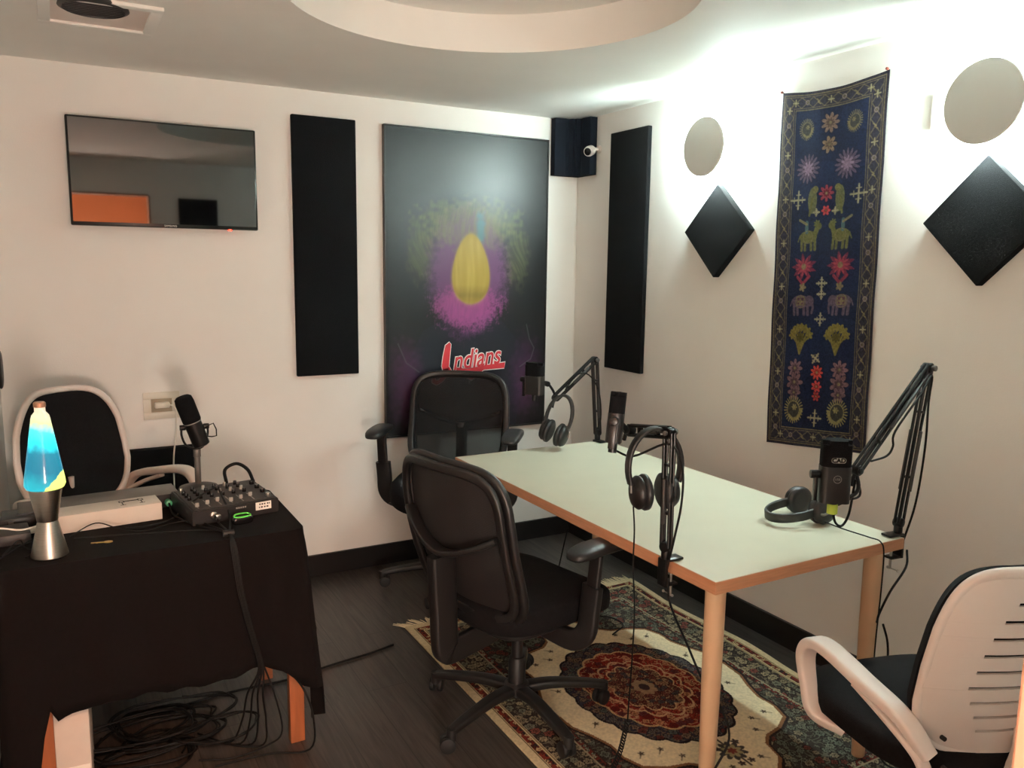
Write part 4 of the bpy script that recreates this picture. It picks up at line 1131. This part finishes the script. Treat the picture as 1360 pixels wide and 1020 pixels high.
cable([(-2.765, -1.36, z+.004), (-2.72, -1.28, z+.006), (-2.66, -1.215, z+.02), (-2.64, -1.20, z+.02)], .0022, 'thin black cable nearest the left wall on the desk')
cable([(-2.74, -1.30, z+.004), (-2.70, -1.22, z+.02), (-2.685, -1.25, z+.006), (-2.66, -1.29, z+.004), (-2.68, -1.34, z+.004)], .0020, 'thin black cable looping left of the lava lamp')
cable([(-2.57, -1.19, z+.003), (-2.50, -1.17, z+.028), (-2.44, -1.20, z+.012), (-2.37, -1.23, z+.003), (-2.28, -1.19, z+.003), (-2.2, -1.20, z+.01)], .0020, 'thin black cable arching in front of the white box')
cable([(-2.56, -1.215, z+.003), (-2.42, -1.245, z+.003), (-2.25, -1.29, z+.003), (-2.165, -1.33, z+.003)], .0022, 'thin black cable running along the cloth behind the key')

# bundle from the interface and mixer over the desk front down to the floor
P0 = V((-2.475, -.935, CZ)); R4 = Rz(math.radians(4))
j1 = R4 @ V((.192, -.115, .024))+P0; j2 = R4 @ V((.225, -.115, .024))+P0
RM = Rz(mr); PM = V((-2.112, -1.112, CZ)); j3 = RM @ V((-.075, -.13, .028))+PM; j4 = RM @ V((-.02, -.01, .085))+PM
tie = V((-2.148, -1.385, z+.004)); ends = []
def bundle(start, mid, i, label):
    o = i*.0045-.007
    pts = [start]+mid+[tie+V((o*.6, 0, .004)), V((tie.x+o+.006, -1.432, .70)), V((-2.128+o, -1.4445, .56)), V((-2.100+o, -1.447, .42)), V((-2.078+o, -1.45, .31)),
           V((-2.085+o*3-.01, -1.42-i*.01, .22)), V((-2.09+o*5, -1.36-i*.012, .10)), V((-2.11+o*7, -1.32-.02*i, .012)), V((-2.2+o*8, -1.24-.03*i, .006)), V((-2.3+.02*i, -1.30+.03*i, .008))]
    return cable(pts, .0032, label, k=5, name='audio_cable', group='audio cables tied together over the desk front')
bundle(j1, [V((-2.27, -1.12, z+.006)), V((-2.22, -1.25, z+.004))], 0, 'black audio cable from the green plug over the desk front')
bundle(j2, [V((-2.225, -1.14, z+.006)), V((-2.19, -1.26, z+.004))], 1, 'black audio cable from the yellow plug over the desk front')
bundle(j3, [j3+V((0, -.02, -.006)), V((-2.155, -1.28, z+.006))], 2, 'black audio cable from the mixer front jack over the desk front')
bundle(j4, [j4+V((-.01, -.06, .01)), V((-2.12, -1.235, z+.03)), V((-2.13, -1.31, z+.008))], 3, 'black audio cable from the mixer top over the desk front')
cable([j4+V((-.012, 0, 0)), j4+V((-.06, -.05, -.005)), V((-2.255, -1.10, z+.006)), V((-2.29, -1.16, z+.004)), V((-2.36, -1.19, z+.003)), V((-2.42, -1.185, z+.003))], .003, 'black cable crossing from the mixer top to the white box', name='audio_cable')
cable([V((-2.085, -1.0, z+.064)), V((-2.08, -.95, z+.098)), V((-2.04, -.945, z+.115)), V((-2.01, -.985, z+.10)), V((-2.00, -1.03, z+.066))], .006, 'thick black cable arching over the back of the mixer', name='audio_cable')
bm = NB(); cyl(bm, tie+V((-.016, .0, .004)), tie+V((.016, 0, .004)), .010, n=14)
solo('cable_tie', bm, M['rubber'], 'black tie holding the audio cables at the desk edge', 'cable tie')
# pile of cables on the floor
for k in range(9):
    cx_, cy_ = -2.30+rnd.uniform(-.14, .16), -1.22+rnd.uniform(-.08, .12); ra, rb = rnd.uniform(.10, .21), rnd.uniform(.06, .13); ph = rnd.uniform(0, 6)
    pts = []
    for q in range(26):
        a_ = ph+q*.55; w = 1+.12*math.sin(q*1.7+k)
        pts.append(V((cx_+ra*w*math.cos(a_), cy_+rb*w*math.sin(a_), .006+.0055*k*.7+.008*abs(math.sin(q*.9+k)))))
    cable(pts, .0035, 'coiled black cable in the tangle under the desk', name='audio_cable', group='cable tangle under the desk', k=4)
cable([(-2.03, -1.30, .34), (-1.99, -1.37, .26), (-1.955, -1.47, .22), (-1.93, -1.49, .12), (-1.94, -1.475, .012), (-2.06, -1.43, .006), (-2.22, -1.42, .006)], .0032, 'black cable curving round the front pine desk leg', name='audio_cable')
cable([(-2.06, -1.34, .30), (-2.02, -1.36, .16), (-2.0, -1.36, .03), (-2.05, -1.38, .006), (-2.16, -1.40, .006), (-2.26, -1.37, .01)], .003, 'black cable dropping to the floor beside the pine leg', name='audio_cable')
cable([(-2.40, -1.02, .006), (-2.1, -.985, .006), (-1.9, -.99, .006), (-1.72, -.955, .006), (-1.55, -.93, .006), (-1.44, -.90, .005)], .0045, 'flat dark cable crossing the planks from the desk to the rug', name='floor_cable', cat='cable')
# carton under the desk
r = root('carton', 'white cardboard box with a label standing under the desk', 'box', (-2.60, -1.27, 0), math.radians(-3))
obj('box_body', B((0, 0, .18), (.105, .20, .36), bev=.002), M['cardboard'], r)
obj('label', B((0, -.1008, .055), (.098, .0012, .075)), M['print_white'], r)
obj('label_print', B((.012, -.1018, .072), (.045, .0008, .014)), M['print_grey'], r)
# item at the left wall
r = root('headset', 'dark rounded object hanging on the left wall at the picture edge', 'headset', (XL, -.16, 1.12))
bm = NB(); sellip(bm, (.012, 0, 0), (.011, .05, .075), .7, .8); obj('body', bm, M['black_plastic'], r, smooth=80)

# ------------------------------------------------------------------ headphones
def headphones(label, cup_a, cup_b, apex, bw_=None, rad=.042, cord=None, logo=False):
    """cup_a/cup_b: centres; the cup axis runs from a to b; apex: top of the band"""
    r = root('headphones', label, 'headphones', tuple((V(cup_a)+V(cup_b))/2), 0)
    c0 = (V(cup_a)+V(cup_b))/2; A_, B_ = V(cup_a)-c0, V(cup_b)-c0; T = V(apex)-c0
    ax = (B_-A_).normalized(); up = T.normalized()
    up = (up-ax*up.dot(ax)).normalized(); sd = ax.cross(up)
    h = T.length; w = (B_-A_).length/2+.012; wb = bw_ or w*1.22; w0 = w
    pts = []
    for i in range(25):
        q = -.45+(PI+.9)*i/24; pts.append(-ax*wb*math.cos(q)+up*(h*.40+h*.60*math.sin(q)))
    bm = NB(); sweep(bm, pts, rrect(.030, .011, .005), up=tuple(sd), scale=lambda t: ((1, 1)))
    bm.free(); bm = NB(); sweep(bm, pts, rrect(.011, .030, .0045), up=tuple(sd))
    hb_ = obj('headband', bm, M['black_plastic'], r, smooth=60)
    for s, c in ((-1, A_), (1, B_)):
        o_ = ax*s; x_, y_, d_ = frame_of(o_, up); Mc = basis(x_, y_, d_)
        bm = NB(); lathe(bm, [(rad*.80, .0), (rad*.95, .003), (rad*.98, .012), (rad*.82, .022), (rad*.5, .027), (.004, .028)], c, 32, Mc)
        cp = obj('ear_cup', bm, M['black_gloss'] if False else M['black_plastic'], r, smooth=50)
        bm = NB(); lathe(bm, [(rad*.55, -.019), (rad*.85, -.021), (rad*1.04, -.015), (rad*1.06, -.006), (rad*.96, .001), (rad*.6, .001)], c, 32, Mc); obj('ear_pad', bm, M['earpad'], cp, smooth=70)
        bm = NB(); e1 = ax*s*wb*math.cos(.45)+up*h*(.40-.60*math.sin(.45))
        tube(bm, [e1, c+o_*.030+up*rad*.55, c+o_*.029+up*.0], .004); obj('yoke', bm, M['grey_metal'], cp)
    if cord: 
        bm = NB(); tube(bm, [V(p)-c0 for p in cord], .0022, k=6); obj('cord', bm, M['cable_black'], r)
    return r

# ------------------------------------------------------------------ boom arms
def boom_arm(label, base, elbow, tip, side, edge_dir, cable_pts=None):
    """base: point on the table edge top; edge_dir: outward from the table"""
    base, elbow, tip = V(base), V(elbow), V(tip); side = V(side).normalized(); out_ = V(edge_dir).normalized()
    r = root('boom_arm', label, 'microphone arm', tuple(base), 0, 'scissor microphone arms clamped to the table')
    e, t_ = elbow-base, tip-base; K = M['black_metal']
    bm = NB(); fx = basis(out_, V((0, 0, 1)).cross(out_), V((0, 0, 1)))
    box(bm, out_*-.012+V((0, 0, .004)), (.056, .036, .007), fx, bev=.002); box(bm, out_*.018+V((0, 0, -.032)), (.010, .034, .078), fx, bev=.002); box(bm, out_*-.002+V((0, 0, -.068)), (.046, .030, .007), fx, bev=.002)
    cyl(bm, out_*.010+V((0, 0, .006)), out_*.010+V((0, 0, .034)), .013, n=18, bev=.002)
    cl = obj('clamp', bm, K, r)
    bm = NB(); cyl(bm, out_*-.012+V((0, 0, -.105)), out_*-.012+V((0, 0, -.042)), .004, n=12); cyl(bm, out_*-.012+V((0, 0, -.042)), out_*-.012+V((0, 0, -.039)), .010, n=16)
    cyl(bm, out_*-.012+side*.0-V((0, 0, .103))+out_.cross(V((0, 0, 1)))*.03, out_*-.012-V((0, 0, .103))-out_.cross(V((0, 0, 1)))*.008, .0018, n=8)
    for k in (.03, -.008): sellip(bm, out_*-.012-V((0, 0, .103))+out_.cross(V((0, 0, 1)))*k, (.0045,)*3, 1, 1, nu=10, nv=6)
    obj('clamp_screw', bm, M['steel'], cl)
    b0 = out_*.010+V((0, 0, .040))
    def seg(a, b, nm, springs=True):
        d = (b-a).normalized(); n_ = d.cross(side).normalized(); bm = NB()
        for s in (-1, 1):
            for k in (-1, 1): 
                sweep(bm, [a+n_*s*.0135+side*k*.006, b+n_*s*.0135+side*k*.006], rrect(.0075, .009, .002, 1), up=tuple(n_))
        for q in (.0, 1.):
            c = a.lerp(b, q); cyl(bm, c-side*.013, c+side*.013, .015, n=18, bev=.002)
        for q in (.3, .72):
            c = a.lerp(b, q); box(bm, c, (.007, .026, .018), basis(d, n_, side), bev=.001)
        o = obj(nm, bm, K, r)
        if springs:
            for k in (-1, 1):
                bm = NB(); L0 = (b-a).length; p0 = a.lerp(b, .06)+side*k*.015; p1 = a.lerp(b, .60)+side*k*.015
                tube(bm, [p0, p0.lerp(p1, .3)], .0014, k=1)
                cyl(bm, p0.lerp(p1, .28), p1, .0055, n=12, bev=.001); obj('spring', bm, M['dark_grey'], o)
        return o
    lo_ = seg(b0, e, 'lower_arm'); up_ = seg(e, t_, 'upper_arm')
    bm = NB(); cyl(bm, e-side*.02, e+side*.02, .0065, n=14); cyl(bm, e+side*.016, e+side*.026, .009, n=18, bev=.002); obj('elbow_knob', bm, M['grey_metal'], lo_)
    bm = NB(); d = (t_-e).normalized(); cyl(bm, t_-side*.018, t_+side*.018, .010, n=16, bev=.002); tube(bm, [t_, t_+d*.015+V((0, 0, -.012)), t_+d*.022+V((0, 0, -.030))], .006); obj('tip_bracket', bm, K, up_)
    if cable_pts:
        bm = NB(); tube(bm, [V(p)-base for p in cable_pts], .0032); obj('arm_cable', bm, M['cable_black'], r)
    return r

def studio_mic(label, c, face, tilt=0., w=.088, dpt=.05, h=.175, logos=True, up=None, tape=False):
    c = V(c); f = V(face).normalized(); u = V(up).normalized() if up is not None else V((0, 0, 1)); f = (f-u*f.dot(u)).normalized(); s = u.cross(f)*1.0   # s: right when seen from the front is -? 
    right = u.cross(f)
    r = root('studio_microphone', label, 'microphone', tuple(c), 0, 'studio microphones on the boom arms')
    Mx = basis(right, u, f)
    bm = NB(); prism(bm, rrect(w, dpt, .016, 5), h*.56, basis(right, f, u), u*(-h*.22)); obj('body', bm, M['black_plastic'], r, smooth=35)
    bm = NB(); prism(bm, rrect(w*.985, dpt*.98, .018, 5), h*.40, basis(right, f, u), u*(h*.26)); bmesh.ops.bevel(bm, geom=[e for e in bm.edges if all((v.co.dot(u) > h*.45) for v in e.verts)], offset=.012, segments=3, affect='EDGES'); obj('grille', bm, M['foam'], r, smooth=50)
    bm = NB(); cyl(bm, u*(-h*.5), u*(-h*.5-.028), .012, n=18); obj('connector', bm, M['black_metal'], r)
    if tape:
        bm = NB(); cyl(bm, u*(-h*.5-.006)+right*0, u*(-h*.5-.034), .0145, n=18); obj('tape', bm, M['green_tape'], r)
    if logos:
        bm = text_bm('CAD', .017, .0008, .0006); xform(bm, Mx, u*(h*.17)+f*(dpt/2+.0012)); obj('logo', bm, M['black_gloss'], r, smooth=0)
        bm = NB(); prism(bm, rrect(.040, .015, .007, 5), .001, Mx, u*(h*.17)+f*(dpt/2+.0004)); obj('logo_badge', bm, M['print_grey'], r)
        bm = NB(); 
        sweep(bm, [Mx @ V((.0105*math.cos(q), .0105*math.sin(q), 0))+u*(-h*.12)+f*(dpt/2+.0004) for q in [2*PI*i/28 for i in range(28)]], rrect(.0015, .0012, .0003, 1), up=tuple(f), closed=True)
        me = bpy.data.meshes.new('x'); b4 = xform(text_bm('USB', .0085, .0006), Mx, u*(-h*.12)+f*(dpt/2+.0004)); b4.to_mesh(me); b4.free(); bm.from_mesh(me)
        obj('round_badge', bm, M['print_grey'], r, smooth=0)
    # side mount
    bm = NB(); q = -right*(w/2+.006)+u*(-h*.08); cyl(bm, q+right*.008, q-right*.020, .012, n=18, bev=.002); box(bm, q-right*.004-u*.04, (.010, .07, .018), Mx, bev=.002); box(bm, q+right*.03-u*(h*.36+.0), (.07, .008, .018), Mx, bev=.002) if False else None
    obj('mount', bm, M['black_metal'], r)
    return r

vd = V((.4862, .8738, 0))     # horizontal direction into the room from the doorway
# --- arm at the far end of the table
boom_arm('scissor arm at the far end of the table beside the corner', (-.400, -.835, TZ+.001), (-.420, -.815, 1.125), (-.640, -.835, .965), (.1, -1, 0), (0, 1, 0),
         [(-.40, -.80, TZ+.03), (-.395, -.84, .85), (-.41, -.84, .98), (-.47, -.845, 1.06), (-.54, -.85, 1.065), (-.60, -.85, 1.0)])
studio_mic('black microphone hanging in front of the poster at far table end', (-.765, -.86, 1.066), (-.86, -.50, 0), logos=False, h=.145, w=.085)
headphones('black headphones hanging from the far arm above the table', (-.690, -.850, .826), (-.650, -.905, .808), (-.658, -.87, .99), .058, rad=.050)
bm = NB(); tube(bm, [(-.640, -.835, .965), (-.655, -.835, 1.0), (-.69, -.845, 1.035), (-.722, -.852, 1.045)], .006); cyl(bm, (-.700, -.84, 1.035), (-.700, -.868, 1.035), .012, n=16, bev=.002)
solo('shock_mount', bm, M['black_metal'], 'black mount joining the far arm and the microphone in front of the poster', 'microphone mount')
# --- arm on the near side
boom_arm('scissor arm clamped to the long near side of the table', (-1.118, -2.20, TZ+.001), (-1.128, -2.195, 1.105), (-1.145, -2.04, 1.085), (1, .1, 0), (-1, 0, 0),
         [(-1.13, -2.21, TZ-.02), (-1.12, -2.225, .82), (-1.105, -2.23, .92), (-1.11, -2.23, 1.02), (-1.135, -2.2, 1.075), (-1.19, -2.12, 1.03), (-1.246, -2.104, 1.050)])
studio_mic('black microphone seen edge on at the near side of the table', (-1.238, -2.10, 1.143), (.74, -.67, 0), logos=False, h=.145, w=.075, dpt=.042, up=(.14, .05, 1))
bm = NB(); tube(bm, [(-1.15, -2.04, 1.08), (-1.185, -2.05, 1.11), (-1.215, -2.062, 1.12)], .008)
solo('shock_mount', bm, M['black_metal'], 'black mount joining the near side arm and the edge on microphone', 'microphone mount')
headphones('black headphones hanging from the near side arm', (-1.186, -2.155, .935), (-1.112, -2.175, .936), (-1.140, -2.165, 1.112), .078, rad=.048,
           cord=[(-1.215, -2.16, .90), (-1.232, -2.19, .84), (-1.232, -2.19, .74), (-1.222, -2.19, .62), (-1.208, -2.17, .47), (-1.198, -2.15, .33), (-1.193, -2.14, .25)])
# --- arm at the near right corner
boom_arm('tall scissor arm clamped at the near right corner of the table', (-.352, -2.350, TZ+.001), (-.293, -2.37, 1.262), (-.600, -2.385, .985), (.1, -1, 0), (1, -.1, 0),
         [(-.33, -2.36, TZ-.03), (-.318, -2.385, .85), (-.30, -2.388, 1.02), (-.305, -2.39, 1.16), (-.30, -2.39, 1.24), (-.36, -2.40, 1.19), (-.47, -2.405, 1.09), (-.475, -2.405, 1.045), (-.50, -2.405, 1.02), (-.56, -2.40, 1.01)])
studio_mic('black microphone with a white badge above the headphones on the table', (-.690, -2.385, .997), (-.55, -.84, 0), h=.185, w=.082, dpt=.055, tape=True)
bm = NB(); tube(bm, [(-.602, -2.388, .975), (-.60, -2.395, .93), (-.64, -2.39, .905), (-.67, -2.387, .895)], .006); tube(bm, [(-.60, -2.39, .96), (-.585, -2.392, .92), (-.60, -2.392, .905), (-.655, -2.388, .905)], .0035)
solo('shock_mount', bm, M['black_metal'], 'black bracket under the microphone with the white badge', 'microphone mount')
cable([(-.688, -2.386, .875), (-.672, -2.385, .84), (-.65, -2.39, .83), (-.625, -2.39, .86), (-.615, -2.392, .93), (-.61, -2.392, .96)], .0035, 'short black cable looping beside the badge microphone', name='audio_cable')
# headphones lying on the table
r = headphones('black headphones lying on the white table', (-.452, -2.055, TZ+.050), (-.468, -2.170, TZ+.047), (-.615, -2.075, TZ+.026), .062, rad=.044,
           cord=[(-.49, -2.20, TZ+.02), (-.475, -2.26, TZ+.012), (-.46, -2.34, TZ+.008), (-.455, -2.376, TZ+.004), (-.455, -2.39, TZ-.03), (-.457, -2.392, TZ-.15), (-.46, -2.39, .45), (-.46, -2.39, .33)])
bm = NB(); cyl(bm, (-.46, -2.39, .33), (-.46, -2.39, .30), .004, n=12); cyl(bm, (-.46, -2.39, .301), (-.46, -2.39, .285), .0018, n=10)
solo('headphone_plug', bm, M['steel'], 'silver headphone plug dangling below the near table edge', 'plug')
# cables round the table legs
lx, ly = -.406, -2.32
cable([(-.325, -2.375, .70), (-.36, -2.40, .66), (-.43, -2.405, .60), (-.452, -2.39, .53), (-.42, -2.36, .48)], .0034, 'black cable slung from the corner arm round the near right table leg', name='audio_cable')
cable([(-.375, -2.35, .46), (-.360, -2.36, .40), (-.366, -2.368, .33), (-.385, -2.36, .24), (-.40, -2.37, .12), (-.39, -2.40, .03), (-.34, -2.45, .008)], .0034, 'black cable running down the near right table leg', name='audio_cable')
cable([(-1.13, -2.215, .70), (-1.12, -2.22, .62), (-1.07, -2.24, .50), (-1.04, -2.28, .40), (-1.012, -2.33, .33), (-1.02, -2.368, .27), (-1.07, -2.372, .20), (-1.10, -2.35, .12), (-1.09, -2.36, .02)], .0034, 'black cable wrapped round the near left table leg', name='audio_cable')
cable([(-.42, -.80, .69), (-.50, -.84, .55), (-.62, -.90, .30), (-.72, -.98, .05), (-.64, -1.05, .017), (-.52, -1.10, .017), (-.50, -1.2, .017), (-.60, -1.26, .017)], .003, 'black cable dropping from the far arm onto the rug', name='audio_cable')
# coiled cord near the chair
pts = []
base_pts = catmull([V((-1.193, -2.138, .245)), V((-1.20, -2.12, .15)), V((-1.205, -2.09, .06)), V((-1.175, -2.09, .022)), V((-1.10, -2.14, .022)), V((-1.00, -2.24, .022))], 64)
for i, p in enumerate(base_pts):
    q = i*1.0; pts.append(p+V((.0065*math.cos(q), .0065*math.sin(q)*.7, .0065*math.sin(q))))
bm = NB(); sweep(bm, pts, circ(.0022, 6)); solo('coiled_cord', bm, M['cable_black'], 'coiled black headphone cord lying on the rug beside the chair', 'cord')

# ------------------------------------------------------------------ lights
def area(name, loc, size, power, col, direction, shape='DISK', sy=None):
    l = bpy.data.lights.new(name, 'AREA'); l.shape = shape; l.size = size
    if sy: l.size_y = sy
    l.energy = power; l.color = col
    o = bpy.data.objects.new(name, l); COL.objects.link(o); o.location = loc; o.rotation_euler = V(direction).to_track_quat('-Z', 'Y').to_euler(); return o
M['led'].node_tree.nodes['Principled BSDF'].inputs['Emission Strength'].default_value = 300.
# hallway ceiling lamp outside the doorway
r = root('hall_lamp', 'warm hallway lamp behind the doorway', 'lamp', (-1.95, -4.30, 2.43))
bm = NB(); lathe(bm, [(.15, 0), (.15, -.02), (.13, -.05), (.02, -.06)], n=32); obj('shade', bm, emit('hall_glow', (255, 160, 95), 14.), r)
area('hall_light', (-1.95, -4.30, 2.32), .22, 30, (1., .55, .33), (0, .8, -.6))
# unseen fill lamp, added in the hallway to raise the room's ambient light
r = root('fill_lamp', 'added fill lamp, unseen in the hallway behind the doorway', 'lamp', (-2.45, -4.60, 0))
bm = NB(); lathe(bm, [(.12, 0), (.12, .02), (.012, .03), (.01, .75), (.03, .76)], n=24); obj('stand', bm, M['black_metal'], r)
bm = NB(); lathe(bm, [(.10, .80), (.16, .86), (.18, .98), (.16, 1.10), (.10, 1.16)], n=24); obj('lamp_shade', bm, emit('fill_glow', (255, 240, 226), 60.), r)

w = bpy.data.worlds.new('world'); scn.world = w; w.use_nodes = True
w.node_tree.nodes['Background'].inputs['Color'].default_value = (1., .9, .8, 1); w.node_tree.nodes['Background'].inputs['Strength'].default_value = .05

# ------------------------------------------------------------------ camera
cam = bpy.data.cameras.new('camera'); co = bpy.data.objects.new('camera', cam); COL.objects.link(co)
f, yaw, pitch, roll = 1086.48, .5074, .1445, .0133
cam.sensor_width = 36; cam.lens = f/1360*36; cam.clip_start = .02
cy, sy, cp, sp = math.cos(yaw), math.sin(yaw), math.cos(pitch), math.sin(pitch)
d = V((sy*cp, cy*cp, -sp)); rt = V((cy, -sy, 0)); u = rt.cross(d)
r2 = rt*math.cos(roll)+u*math.sin(roll); u2 = -rt*math.sin(roll)+u*math.cos(roll)
mw_ = basis(r2, u2, -d).to_4x4(); mw_.translation = V((-2.56354, -3.8924, 1.55)); co.matrix_world = mw_
scn.camera = co
vs = scn.view_settings; vs.view_transform = 'Standard'; vs.look = 'None'; vs.gamma = 1; vs.use_curve_mapping = False; vs.exposure = .92
scn.cycles.max_bounces = 8
